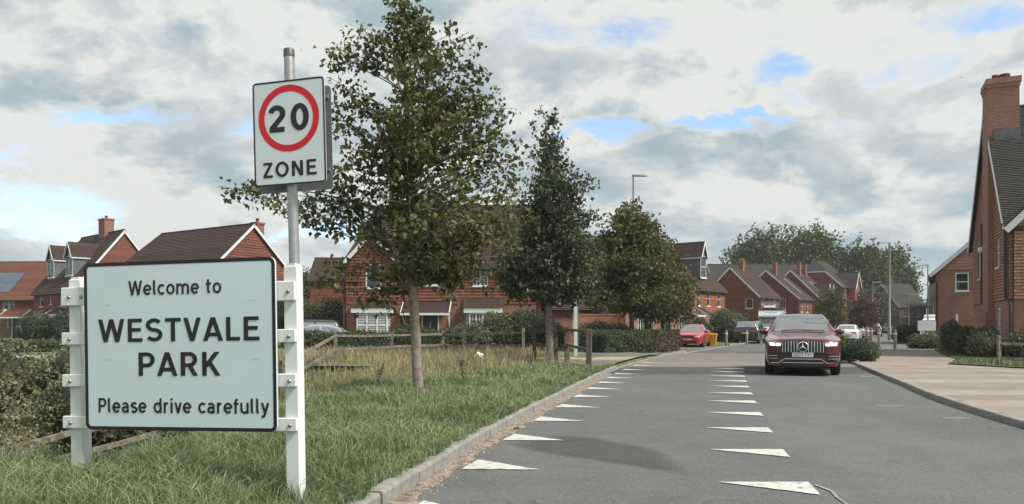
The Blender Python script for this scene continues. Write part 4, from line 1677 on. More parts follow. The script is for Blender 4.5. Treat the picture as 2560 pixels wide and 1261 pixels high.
# --- behind the slim tree: house and low brick outbuilding
t = house('brick house largely hidden behind the slim dark tree', (3.0, 63, .03), R(14), 6.6, 8, 5.2, 8.6, split=2.7, wins={'f': [(2.4, 3.2, 1.0, 1.5, 's1'), (4.8, 3.2, 1.0, 1.3, 'c2'), (1.0, .9, 1.2, 1.2, 'c2')]})
t = house('low brick outbuilding with a small white window beyond the footpath', (2.75, 51.5, .03), R(8), 3.3, 3.5, 2.75, 4.4, roofm=ROOFB, wins={'f': [(1.35, 1.05, .55, 1.15, 'c1')]}, name='outbuilding')

# --- terrace on the left of the street
t = house('terraced house with white porches half hidden by the round maple trees', (8.6, 60.4, .03), R(53), 13.2, 8.5, 5.0, 8.9, split=2.7, hang=HANGO, hipL=1.0,
          wins={'f': [(1.5, 3.3, .8, 1.5, 's1'), (4, 3.3, .8, 1.5, 's1'), (8.6, 3.3, .8, 1.5, 's1'), (11.6, 3.3, .8, 1.5, 's1'), (2.8, .3, .9, 2.0, 'c2'), (10.0, .8, 1.2, 1.4, 'c2')]})
porch(t, 4.6, 1.8, 2.25, 1.4)
door(t, 4.6)
porch(t, 8.2, 1.8, 2.25, 1.4)
door(t, 8.2)
porch(t, 12.3, 1.7, 2.3, 1.4)
t = house('orange tile-hung house with a tall white dormer beside the red hatchback', (16.9, 71.3, .03), R(53), 7.4, 9, 5.0, 9.6, split=2.5, hang=HANGO,
          wins={'f': [(.7, 3.2, .7, 1.45, 's1'), (2.9, 3.2, .8, 1.45, 's1'), (5.6, 3.2, .75, 1.45, 's1')]}, corner='f')
dormer(t, 3.4, 1.35, .55, 5.95, 8.1, 9.5, 3.8, 's1', ROOFB)
porch(t, 1.2, 1.9, 2.1, 1.5, rise=.95)
door(t, 1.2)
porch(t, 6.6, 1.9, 2.1, 1.5, rise=.95)
door(t, 6.3)
b = MB()
b.box(-1.5, -.35, -.35, .4, 0, 4.7)
b.build('brick_pier', BRICK, t)

t = house('gable-end house with a blank red tiled wall behind the white truck', (29.3, 91, .03), R(48), 5.6, 7.3, 5.0, 8.5, split=.6,
          wins={'f': [(.6, 3.1, .8, 1.6, 's1'), (2.4, 3.2, .45, 1.5, 'c1'), (4.0, 3.1, .8, 1.6, 's1'), (.5, .3, .9, 1.9, 'c1')], 'l': [(5.6, 3.4, .9, 1.2, 'c1')]}, corner='f')
chimney(t, 2.6, 3.4, .5, .5, 7.6, 9.2, pots=1)
t = house('second gable-end house with a white four-pane window in its side wall', (36.9, 98.7, .03), R(54), 6.0, 8.4, 5.0, 8.7, split=.6,
          wins={'l': [(5.2, 3.4, 1.5, 1.35, 'g2')], 'f': [(.6, 3.1, .9, 1.5, 's1'), (3.2, 3.1, .9, 1.5, 's1')]})
chimney(t, 1.6, 3.6, .5, .5, 7.8, 9.7, pots=1)
f = MB()
f.beam((3.4, .6, 5.62), (3.4, 2.9, 7.65), .10, .08)
f.build('roof_flashing', UPVC, t)
t = house('third gable-end house with twin dormers beyond the white-windowed wall', (44.3, 109.4, .03), R(54), 7.4, 9.0, 5.0, 9.5, split=.6,
          wins={'f': [(1, 3.1, .9, 1.5, 's1'), (4, 3.1, .9, 1.5, 's1')]})
chimney(t, 1.6, 3.8, .5, .5, 8.2, 10.6, pots=1)
chimney(t, 5.4, 4.0, .5, .5, 8.2, 10.5, pots=1)
f = MB()
for xx in (3.3, 4.6):
    f.beam((xx, .8, 5.85), (xx, 2.9, 7.95), .07, .07)
f.build('roof_flashing', UPVC, t)
dormer(t, 4.0, 1.4, .2, 5.1, 6.4, 7.5, 2.5, 'c2')
dormer(t, 6.2, 1.4, .2, 5.1, 6.4, 7.5, 2.5, 'c2')
t = house('taller hip-roofed block closing the left terrace below the oak trees', (53.6, 124.5, .03), R(52), 8.5, 9.6, 7.9, 12.3, split=1.0, jerk=(10.3, 2.4), roofm=ROOFG,
          wins={'f': [(1, 3.1, .9, 1.6, 's1'), (4, 3.1, .9, 1.6, 's1'), (1, 5.9, .9, 1.6, 's1')]})
gable_wing(t, 2.6, 6.0, -1.2, 7.8, 10.2, 1.2, hang=HANGO, roofm=ROOFG, split=1.0, wins=[(1.4, 5.6, 1.0, 1.6, 'c2'), (1.4, 2.8, 1.0, 1.6, 'c2')])
t = house('long dark-roofed terrace behind the row of gables', (33.5, 126, .03), R(2), 17.5, 9, 8.0, 11.75, split=1.0, roofm=ROOFG, wins={'f': [(2, 5.2, 1, 1.3, 'c2'), (7, 5.2, 1, 1.3, 'c2')]})
chimney(t, 5.8, 4.5, .9, .8, 11, 12.7, pots=1)

# --- far end of the street on the right
t = house('distant grey-roofed house with a steep gable beyond the lamp posts', (70.6, 140, .03), R(20), 6.5, 8, 5.0, 9.2, split=.5, roofm=ROOFG, hang=BRICKD, brick=BRICKD, wins={'l': [(3.2, 3.2, .9, 1.4, 'c2')], 'f': [(1, 3, 1, 1.4, 'c2'), (4, 3, 1, 1.4, 'c2')]})
t = house('distant dormered house right of the steep grey gable', (73.5, 136, .03), R(-38), 10.5, 8.4, 5.2, 9.6, split=.5, roofm=ROOFG, brick=BRICKD, hang=BRICKD,
          wins={'f': [(1.0, 3.2, .9, 1.5, 's1'), (3.2, 3.2, .7, 1.5, 's1'), (5.8, 3.2, .9, 1.5, 's1'), (7.9, 3.2, .9, 1.5, 's1'), (5.8, .6, 1.4, 1.6, 'c2')]})
dormer(t, 2.6, 1.5, .6, 6.0, 7.6, 8.9, 3, 'c2', ROOFG)
dormer(t, 6.4, 1.5, .6, 6.0, 7.6, 8.9, 3, 'c2', ROOFG)
bay(t, 2.0, 2.6, .5, 2.1, .8, 'g2', 3, ROOFG)
bay(t, 7.6, 2.6, .5, 2.1, .8, 'g2', 3, ROOFG)

# --- right: brick house with gable facing the camera
t = house('brick house with a white upper window behind the tall right-hand house', (28.1, 51, .03), R(90), 10, 8.2, 5.0, 8.75, split={'l': 5.02}, gauge=.2, tgauge=.2, wins={'l': [(1.15, 3.6, .78, 1.2, 's1')]}, roofm=ROOFG, hang=HANGR, brick=BRICKR, ov=.42)
t.location = (35.27, 47.02, .03)
t.rotation_euler.z = R(61)
TERR = M('terracotta_pipe', (.42, .27, .22), .6, .1, 5)
pb = MB()
for z in (2.15, 1.93):
    pb.tube([(-.05, 8.2 - 2.1, z), (-.05, 8.2 - 3.6, z)], .035, 8)
for k in range(2):
    pb.tube([(-.05, 8.2 - 2.2 - k * .7, 1.9), (-.05, 8.2 - 2.2 - k * .7, 2.18)], .03, 6)
pb.build('pipe', TERR, t)
b = MB()
b.box(-.04, -.002, 8.2 - 1.32, 8.2 - 1.18, 0.05, 2.1)
b.build('door_frame', UPVC, t)
MB().tube([(-.42, 8.62, 4.62), (-.3, 8.3, 4.35), (-.07, 8.1, 4.1), (-.07, 8.1, .1)], .045, 8).build('downpipe', BLACKM, t)

# --- right: the tall tile-hung house with the external chimney stack
t = house('tall tile-hung house with a steep dark roof and external chimney at the right edge', (19.4, 30, .05), R(-24), 12.5, 9.6, 5.5, 10.95, split=2.35, tw=.165, rtw=.165, gauge=.11,
          tgauge=.125, roofm=ROOFG, wins={'l': [(7.05, 3.75, .62, 1.2, 's1'), (7.2, .7, .62, 1.35, 's1'), (1.9, 3.55, .6, 1.35, 's1'), (2.6, .55, .6, 1.35, 's1')]}, ov=.36, hang=HANGR, brick=BRICKR, name='tall_house')
gable_wing(t, .14, 6.6, -.32, 5.4, 8.7, .32, roofm=ROOFG, hang=HANGR, brick=BRICKR, split=2.35, gauge=.11, tgauge=.125, tw=.165, rtw=.165, ov=.38)
b = MB()
b.box(-.24, .92, 3.35, 4.85, 0, 11.55)
b.box(-.34, .92, 3.25, 4.95, 0, 1.9)
b.box(-.27, .95, 3.32, 4.88, 11.55, 11.7)
b.box(-.31, .99, 3.28, 4.92, 11.7, 11.95)
c = b.build('chimney', BRICKR, t)
for xo, r in ((.15, .13), (.5, .19)):
    MB().lathe([(r, 11.9), (r * .95, 12.15), (r * 1.1, 12.2), (r * 1.1, 12.28), (r * .8, 12.28), (r * .8, 12.0)], 14, mat=Matrix.Translation((xo, 4.1, 0))).build('chimney_pot', ROOFR, c)
f = MB()
f.box(-.02, .96, 3.30, 3.348, 9.05, 9.75)
f.box(.925, .96, 3.35, 4.85, 9.3, 10.6)
f.build('lead_flashing', LEAD, c)
MB().tube([(-.25, -.2, 5.28), (-.16, -.1, 5.1), (-.12, -.06, 4.85), (-.12, -.06, 2.45), (.0, -.42, 2.15), (.0, -.42, .1)], .05, 8).build('downpipe', BLACKM, t)
MB().tube([(-.12, 5.9, 6.0), (-.12, 5.9, 2.3)], .06, 8).build('downpipe', BLACKM, t)
b = MB()
b.lathe([(.0, .10), (.06, .09), (.11, .03), (.11, -.12), (.06, -.16), (.0, -.17)], 12, mat=Matrix.Translation((-.3, 4.95, 4.75)))
b.build('alarm_box', UPVC, t)

# ---------------------------------------------------------------- street furniture
def lamp(label, x, y, H, arm=.75, rz=0.0, mat=STEELD, r=.075, twin=False):
    t = thing('street_lamp', label, 'street lamp', (x, y, .05), rz, 'street lamps along the road')
    MB().tube([(0, 0, -.2), (0, 0, 1.2), (0, 0, 1.25), (0, 0, H)], [r, r, r * .7, r * .55], 10).build('column', mat, t)
    b = MB()
    v = []
    st = [(-.08, .05, .05), (.05, .06, .06), (.25, .09, .05), (arm * .8, .10, .035), (arm, .07, .02)]
    for xx, w, h in st:
        v += [(xx, -w, H + .02), (xx, w, H + .02), (xx, w * .7, H + .02 + h * 1.6 + xx * .04), (xx, -w * .7, H + .02 + h * 1.6 + xx * .04)]
    f = [(0, 1, 2, 3), (16, 19, 18, 17)]
    for k in range(4):
        o = 4 * k
        f += [(o + i, o + 4 + i, o + 4 + (i + 1) % 4, o + (i + 1) % 4) for i in range(4)]
    b.mesh(v, f)
    b.build('lamp_head', mat, t)
    MB().tube([(.0, 0, H - .1), (0, 0, H + .17)], .02, 6).build('sensor', GALV, t)
    return t


lamp('dark street lamp rising above the round maple trees', 6.55, 41.5, 9.35, .78, mat=LAMPG)
lamp('tall grey street lamp standing on the right pavement by the bollards', 34.4, 70, 8.8, .8, R(180), LAMPG, .16)
lamp('grey street lamp in front of the dark trees at the street end', 49.3, 105, 7.2, 1.2, R(0), LAMPG, .1)
lamp('thin lamp head peeking left of the brick house eave', 37.9, 70, 6.75, .8, R(180), STEELD)
lamp('far street lamp in front of the distant grey gable', 62.5, 121, 6.2, 1.6, R(0), LAMPG, .08)

BOLL = M('brown_bollard_wood', (.24, .19, .155), .8, .2, 9, bump=.4, bscale=30)
BAND = M('bollard_band', (.7, .7, .66), .5, .05, 5)


def bollard(label, x, y, z=.06, H=1.0, w=.085):
    t = thing('bollard', label, 'bollard', (x, y, z), random.uniform(-.3, .3), 'timber bollards along the pavements')
    b = MB()
    b.lathe([(w, -.2), (w, H - .12), (w * .8, H - .03), (w * .3, H), (0, H)], 12)
    b.build('shaft', BOLL, t)
    MB().lathe([(w * 1.03, H - .26), (w * 1.03, H - .17)], 12).build('reflective_band', BAND, t)


bollard('timber bollard on the left verge nearest the yellow grit bin', 14.4, 51.6, .06)
bollard('timber bollard on the left verge nearest the black car', 16.6, 54.3, .06)
bollard('nearest timber bollard on the right at the driveway edge', 20.45, 41.0, .1, 1.05)
bollard('second timber bollard on the right behind the clipped hedge', 21.6, 45.2, .1, 1.05)
bollard('third timber bollard on the right next to the lamp post', 24.1, 51.5, .1, 1.1)
bollard('wide timber bollard beside the white hatchback', 23.4, 50.6, .1, 1.15, .13)

GRITY = M('yellow_bin', (.62, .36, .05), .45, .08, 5)
t = thing('grit_bin', 'yellow grit bin behind the red hatchback', 'bin', (13.25, 51.0, .05), R(-20))
b = MB()
b.mesh([(-.26, -.22, 0), (.26, -.22, 0), (.26, .22, 0), (-.26, .22, 0), (-.34, -.28, .62), (.34, -.28, .62), (.34, .28, .62), (-.34, .28, .62)],
       [(0, 1, 5, 4), (1, 2, 6, 5), (2, 3, 7, 6), (3, 0, 4, 7), (4, 5, 6, 7)])
for z in (.3, .5):
    b.box(-.335, .335, -.28, -.24, z - .015, z + .015)
b.build('tub', GRITY, t)
MB().box(-.37, .37, -.31, .31, .625, .78, bev=.04).build('lid', GRITY, t)

t = thing('notice_board', 'white notice board on two posts beside the brick house', 'notice board', (27.0, 50.0, .08), R(-6))
plate('panel', 1.12, .66, .02, -.03, 0, 1.28, M('notice_white', (.47, .50, .49), .5, .05, 2), t)
b = MB()
for k, (z, w) in enumerate(((1.42, .55), (1.33, .7), (1.25, .6), (1.17, .3))):
    b.box(-w / 2, w / 2, -.033, -.031, z - .008, z + .008)
b.build('printed_lines', M('faint_print', (.45, .47, .46), .6, .1, 4), t)
for s in (-1, 1):
    MB().box(s * .36 - .035, s * .36 + .035, .005, .06, -.2, 1.55).build('post', WHITE, t)

t = thing('finger_post', 'white square post with a green edge and finial beyond the fence', 'post', (2.5, 30.2, .08), R(10))
MB().box(-.07, .06, -.06, .06, -.1, 2.3, bev=.01).build('shaft', M('grey_white_post', (.45, .48, .47), .5, .08, 4), t)
MB().box(.063, .105, -.05, .05, .3, 2.15).build('green_edge', M('green_paint', (.03, .13, .09), .5, .1, 4), t)
MB().lathe([(.05, 2.3), (.03, 2.36), (.06, 2.42), (.03, 2.49), (0, 2.5)], 10).build('finial', POSTW, t)

# garden wall of the house beyond the path, with brick-on-edge coping and pier
t = thing('garden_wall', 'orange brick garden wall behind the clipped hedge', 'wall', (4.35, 50.4, .0), R(4))
MB().box(0, 2.75, -.1, .1, 0, 2.02).build('brickwork', BRICKO, t)
MB().box(-.02, 2.75, -.125, .125, 2.022, 2.13).build('coping', BRICKO, t)
MB().box(2.755, 3.1, -.17, .17, 0, 2.18).build('pier', BRICKO, t)

# black railings below the maples
t = thing('railings', 'low black metal railings in front of the terrace porches', 'railings', (8.3, 50.3, .05), R(34))
MB().box(0, 5.6, -.015, .015, 1.0, 1.03).build('top_rail', BLACKM, t)
MB().box(0, 5.6, -.015, .015, .12, .15).build('bottom_rail', BLACKM, t)
bar = MB().box(-.012, .012, -.012, .012, .15, 1.0).data('bar', BLACKM)
for k in range(57):
    link('bar', bar, t, (k * .1, 0, 0))
b = MB()
b.box(.2, 5.4, .25, .27, .05, 1.06)
b.build('backing_panel', BLACKM, t)

# panel fence and car park behind the rail fence at the left
t = thing('panel_fence', 'grey close-board fence behind the parked cars at left', 'fence', (-17.5, 55.5, .03), R(3))
bo = MB().box(-.068, .068, -.012, .012, .0, 1.55).data('board', TIMB)
for k in range(46):
    link('board', bo, t, (k * .14, random.uniform(-.006, .006), random.uniform(-.02, .02)))
MB().box(-.1, 6.4, .013, .05, 1.2, 1.3).build('rail', TIMB, t)


# ---------------------------------------------------------------- vehicles
def carpaint(name, c, flake=.0):
    return M(name, c, .32, .05, 2, spec=.5, coat=1.0, metal=flake)


RED1 = carpaint('deep_red_paint', (.115, .010, .014), .35)
RED2 = carpaint('bright_red_paint', (.40, .012, .028), .1)
WHT = carpaint('white_car_paint', (.70, .72, .74))
BLK = carpaint('black_car_paint', (.012, .013, .014))
SILV = carpaint('silver_car_paint', (.42, .44, .45), .5)
GREY = carpaint('dark_grey_car_paint', (.05, .04, .045), .3)
HEADL = M('headlamp_lens', (.35, .36, .37), .08, .1, 5, spec=.8, coat=.6)
LIT = M('lit_headlamp', (.9, .9, .88), .2, .02, 2, emit=((1, .97, .92), 1.0))
TAIL = M('tail_lamp', (.25, .012, .016), .15, .1, 5, coat=.6)
PLW = M('plate_white', (.72, .73, .72), .5, .03, 4)
PLY = M('plate_yellow', (.65, .48, .06), .5, .03, 4)
INT = M('black_trim', (.02, .02, .022), .55, .15, 10)

SPECS = {
    'suv': dict(L=4.94, wb=(.98, 3.92), wr=.385, prof=[
        # y, ztop, wtop, zbelt, wbelt
        (0.00, .93, .62, .80, .74), (.05, .985, .66, .86, .83), (.18, 1.02, .72, .92, .915), (.5, 1.065, .76, .98, .965), (1.0, 1.13, .78, 1.05, .985),
        (1.42, 1.19, .79, 1.09, .99), (1.75, 1.40, .73, 1.12, .99), (2.15, 1.60, .645, 1.14, .99), (2.5, 1.685, .62, 1.15, .99), (3.0, 1.71, .61, 1.15, .985), (3.6, 1.66, .59, 1.16, .98), (4.2, 1.46, .57, 1.18, .965),
        (4.7, 1.20, .60, 1.10, .93), (4.86, 1.12, .60, 1.0, .88), (4.94, 1.02, .56, .93, .80)], glass=(1.46, 2.26, 3.5, 4.55), zs=.27),
    'hatch': dict(L=4.28, wb=(.88, 3.5), wr=.325, prof=[
        (0.00, .70, .55, .62, .64), (.05, .76, .60, .66, .74), (.18, .81, .66, .72, .83), (.5, .87, .70, .80, .885), (.9, .94, .72, .87, .905),
        (1.2, 1.0, .72, .91, .908), (1.6, 1.24, .63, .94, .908), (1.98, 1.40, .575, .95, .908), (2.4, 1.455, .56, .96, .905), (3.0, 1.44, .55, .97, .90), (3.6, 1.33, .54, .99, .89),
        (4.0, 1.10, .60, .99, .86), (4.18, 1.0, .62, .93, .82), (4.28, .86, .58, .80, .72)], glass=(1.22, 2.06, 3.4, 4.02), zs=.24),
    'boxy': dict(L=4.5, wb=(.9, 3.6), wr=.37, prof=[
        (0.00, .92, .66, .80, .74), (.05, .99, .70, .86, .83), (.18, 1.03, .75, .92, .90), (.5, 1.06, .78, .98, .935), (.9, 1.09, .79, 1.02, .95),
        (1.15, 1.12, .79, 1.05, .95), (1.45, 1.42, .72, 1.07, .95), (1.75, 1.66, .67, 1.08, .95), (2.2, 1.72, .66, 1.09, .95), (3.2, 1.72, .65, 1.09, .945), (4.0, 1.69, .64, 1.1, .94),
        (4.3, 1.45, .68, 1.09, .925), (4.42, 1.1, .72, 1.02, .90), (4.5, .95, .68, .9, .82)], glass=(1.17, 1.8, 3.98, 4.36), zs=.3),
}
CARC = {}


def car_meshes(kind):
    if kind in CARC:
        return CARC[kind]
    sp = SPECS[kind]
    pf = np.array(sp['prof'])
    fs = [pchip(pf[:, 0], pf[:, k]) for k in range(1, 5)]
    L = sp['L']
    ys = np.unique(np.concatenate([np.linspace(0, .3, 8), np.linspace(.3, L - .3, 60), np.linspace(L - .3, L, 8)]))
    zs = sp['zs']
    secs = []
    sub = 4
    for y in ys:
        zt, wt, zb, wb = (float(f(y)) for f in fs)
        lo = min(zb - .06, .52)
        k = min(1, max(0, (zt - zb - .08) / .3))
        pts = [(wb * .93, zs), (wb * .985, lo - .06), (wb * 1.0, (lo + zb) / 2), (wb * .985, zb), (wt + (wb - wt) * .10 * k + .0, zt - .055 + .01 * (1 - k)), (wt * .72, zt - .008), (0, zt + .012)]
        P = [np.array(p) for p in pts]
        out = []
        for i in range(6):
            p0 = P[max(i - 1, 0)]
            p1, p2 = P[i], P[i + 1]
            p3 = P[min(i + 2, 6)]
            if i == 3:
                p0 = p1 - (p2 - p1)
            for s in range(sub):
                u = s / sub
                q = .5 * ((2 * p1) + (-p0 + p2) * u + (2 * p0 - 5 * p1 + 4 * p2 - p3) * u * u + (-p0 + 3 * p1 - 3 * p2 + p3) * u ** 3)
                out.append(q)
        out.append(P[6])
        ra = sp['wr'] + .045
        for w in sp['wb']:
            if abs(y - w) < ra:
                az = sp['wr'] + math.sqrt(ra * ra - (y - w) ** 2)
                for q in out:
                    if q[1] < az and q[0] > .5:
                        q[1] = az
        secs.append(out)
    secs = np.array(secs)
    ns, npnt = secs.shape[:2]
    V = []
    for i in range(ns):
        for j in range(npnt):
            V.append((secs[i, j, 0], ys[i], secs[i, j, 1]))
    off = len(V)
    V += [(-x, y, z) for x, y, z in V]
    parts = {k: [] for k in ('body', 'windscreen', 'rear_window', 'side_window_r', 'side_window_l')}
    g0, g1, g2, g3 = sp['glass']
    zt = [float(fs[0](y)) - float(fs[2](y)) for y in ys]
    pil = (g1 + g2) / 2
    for i in range(ns - 1):
        ym = (ys[i] + ys[i + 1]) / 2
        for j in range(npnt - 1):
            a = (i * npnt + j, (i + 1) * npnt + j, (i + 1) * npnt + j + 1, i * npnt + j + 1)
            key = 'body'
            if j >= 4 * sub + 1 and g0 < ym < g1:
                key = 'windscreen'
            elif j >= 4 * sub + 1 and g2 < ym < g3:
                key = 'rear_window'
            elif 3 * sub <= j < 4 * sub - 1 and min(zt[i], zt[i + 1]) > .17 and g0 + .25 < ym < g3 - .25 and abs(ym - pil) > .05:
                key = 'side'
            b_ = tuple(off + q for q in reversed(a))
            if key == 'side':
                parts['side_window_r'].append(a)
                parts['side_window_l'].append(b_)
            else:
                parts[key] += [a, b_]
    # end caps
    for i, rev in ((0, False), (ns - 1, True)):
        for j in range(npnt - 1):
            f = (i * npnt + j, i * npnt + j + 1, off + i * npnt + j + 1, off + i * npnt + j)
            parts['body'].append(f[::-1] if rev else f)
    bvh = BVHTree.FromPolygons([Vector(v) for v in V], parts['body'] + parts['windscreen'] + parts['rear_window'])
    res = (V, parts, bvh, sp)
    CARC[kind] = res
    return res


def sub_mesh(name, V, faces, mat):
    used = sorted({i for f in faces for i in f})
    mp = {k: n for n, k in enumerate(used)}
    me = bpy.data.meshes.new(name)
    me.from_pydata([V[k] for k in used], [], [tuple(mp[i] for i in f) for f in faces])
    bm = bmesh.new()
    bm.from_mesh(me)
    bmesh.ops.remove_doubles(bm, verts=bm.verts, dist=.0005)
    bmesh.ops.dissolve_degenerate(bm, edges=bm.edges, dist=.0003)
    bmesh.ops.recalc_face_normals(bm, faces=bm.faces)
    bm.to_mesh(me)
    bm.free()
    me.polygons.foreach_set('use_smooth', [True] * len(me.polygons))
    me.materials.append(mat)
    return me


def wheel(parent, x, y, r, w=.23, mesh={}):
    key = (r, w)
    if key not in mesh:
        ry = Matrix.Rotation(R(90), 4, 'Y')
        ty = MB().lathe([(r * .66, -w / 2), (r * .92, -w / 2), (r, -w * .36), (r, w * .36), (r * .92, w / 2), (r * .66, w / 2), (r * .62, w * .3), (r * .62, -w * .3)], 28, mat=ry).data('tyre', TYRE)
        rm = MB()
        rm.lathe([(r * .60, w * .48), (r * .68, w * .47), (r * .66, w * .36), (r * .58, w * .3)], 28, mat=ry)
        for k in range(5):
            a = 2 * PI * k / 5
            for da in (-.13, .13):
                m = ry @ Matrix.Rotation(a, 4, 'Z')
                rm.mesh([m @ Vector(p) for p in [(0, -.03, w * .40), (r * .62, -.03 + da * r, w * .44), (r * .62, .03 + da * r, w * .44), (0, .03, w * .40)]], [(0, 1, 2, 3)])
        rm.lathe([(r * .18, w * .40), (r * .15, w * .46), (0, w * .46)], 14, mat=ry)
        hb = MB().lathe([(r * .6, w * .18), (0, w * .18)], 20, mat=ry)
        mesh[key] = (ty, rm.data('rim', ALLOY), hb.data('hub_disc', INT))
    ty, rm, hb = mesh[key]
    o = link('wheel', ty, parent, (x, y, r), 0 if x > 0 else PI)
    link('rim', rm, o)
    link('brake_disc', hb, o)


def patch(name, bvh, poly, mat, parent, off=.006, front=True, L=0, cuts=3, mirror=False):
    """outline (x,z) laid on the nose (or tail) of the body"""
    for sg in ((1, -1) if mirror else (1,)):
        bm = bmesh.new()
        f = bm.faces.new([bm.verts.new((sg * x, 0, z)) for x, z in poly])
        bmesh.ops.triangulate(bm, faces=[f])
        for _ in range(cuts):
            es = [e for e in bm.edges if e.calc_length() > .09]
            if es:
                bmesh.ops.subdivide_edges(bm, edges=es, cuts=1)
                bmesh.ops.triangulate(bm, faces=bm.faces)
        last = None
        for v in bm.verts:
            h = bvh.ray_cast(Vector((v.co.x, -2 if front else L + 2, v.co.z)), Vector((0, 1 if front else -1, 0)))
            if h[0] is not None:
                v.co.y = h[0].y + (-off if front else off)
            else:
                h = bvh.find_nearest(Vector((v.co.x, 0 if front else L, v.co.z)))
                v.co = h[0] + Vector((0, -off if front else off, 0))
        me = bpy.data.meshes.new(name)
        bm.to_mesh(me)
        bm.free()
        me.polygons.foreach_set('use_smooth', [True] * len(me.polygons))
        me.materials.append(mat)
        link(name, me, parent)


def plate_part(parent, bvh, z, mat, front, L, text=None, xo=0.0):
    y = -2 if front else L + 2
    ym = []
    for dz in (-.05, .05):
        h = bvh.ray_cast(Vector((xo, y, z + dz)), Vector((0, 1 if front else -1, 0)))
        ym.append(h[0].y if h[0] is not None else (0 if front else L))
    yy = min(ym) - .012 if front else max(ym) + .012
    if front:
        p = MB().box(xo - .265, xo + .265, yy - .006, yy, z - .058, z + .058).build('number_plate', mat, parent)
        if text:
            lettering('lettering', text, SIGNB, p, xo, z - .038, .078, yy - .008, .85, .10, fit=.46)
        else:
            b = MB()
            for k in range(7):
                if k != 4:
                    b.box(xo - .2 + k * .062, xo - .2 + k * .062 + .038, yy - .008, yy - .0065, z - .032, z + .032)
            b.build('characters', SIGNB, p)
    else:
        MB().box(xo - .265, xo + .265, yy, yy + .006, z - .058, z + .058).build('number_plate', mat, parent)


def car(label, kind, paint, x, y, th, facing=True, name='parked_car', cat='car', group=None, extras=None, roofm=None):
    """th: axis angle clockwise from +Y; facing=True: nose towards the camera end of the axis"""
    V, parts, bvh, sp = car_meshes(kind)
    L = sp['L']
    t = thing(name, label, cat, (x, y, .0), R(-th) if facing else R(180 - th), group)
    link('body', sub_mesh('body', V, parts['body'], paint), t)
    for k in ('windscreen', 'rear_window'):
        link(k, sub_mesh(k, V, parts[k], CGLASS), t)
    for k in ('side_window_r', 'side_window_l'):
        link('side_window', sub_mesh('side_window', V, parts[k], CGLASS), t)
    wmax = max(p[4] for p in sp['prof'])
    for w in sp['wb']:
        for s in (-1, 1):
            wheel(t, s * (wmax - .13), w, sp['wr'])
    b = MB()
    b.box(-wmax + .28, wmax - .28, .25, L - .25, .2, .7)
    b.box(-wmax + .12, wmax - .12, sp['wb'][0] + .5, sp['wb'][1] - .5, .2, .5)
    b.build('underbody', INT, t)
    # mirrors
    g0 = sp['glass'][0]
    zb = float(np.interp(g0 + .4, [p[0] for p in sp['prof']], [p[3] for p in sp['prof']]))
    for s in (-1, 1):
        m = MB()
        xm = s * (wmax + .035)
        m.lathe([(0, -.11), (.06, -.10), (.085, -.03), (.085, .03), (.06, .09), (0, .10)], 10, mat=Matrix.Translation((xm, g0 + .32, zb + .06)) @ Matrix.Diagonal((1.25, .8, .9, 1)) @ Matrix.Rotation(R(90), 4, 'Y'))
        m.beam((xm, g0 + .33, zb), (s * (wmax - .05), g0 + .36, zb - .02), .05, .04)
        m.build('mirror', [paint], t)
    if extras:
        extras(t, bvh, L)
    return t


def front_plain(t, bvh, L, z=.56, zl=.66, w=.74, text=None):
    patch('headlight', bvh, [(w, zl - .06), (w * 1.0, zl + .05), (w * .62, zl + .055), (w * .58, zl - .03)], HEADL, t, mirror=True)
    patch('grille', bvh, [(-.34, zl - .06), (.34, zl - .06), (.40, zl + .03), (-.40, zl + .03)], INT, t)
    patch('lower_intake', bvh, [(-.6, .30), (.6, .30), (.5, .42), (-.5, .42)], INT, t)
    plate_part(t, bvh, z - .06, PLW, True, L, text)


def rear_plain(t, bvh, L, zl=.84, zp=.62, w=.66, dark=True):
    patch('tail_light', bvh, [(w, zl - .07), (w + .04, zl + .05), (w * .5, zl + .06), (w * .5, zl - .03)], TAIL, t, front=False, L=L, mirror=True)
    patch('rear_bumper', bvh, [(-.7, .28), (.7, .28), (.68, .42), (-.68, .42)], INT, t, front=False, L=L)
    plate_part(t, bvh, zp, PLY, False, L)


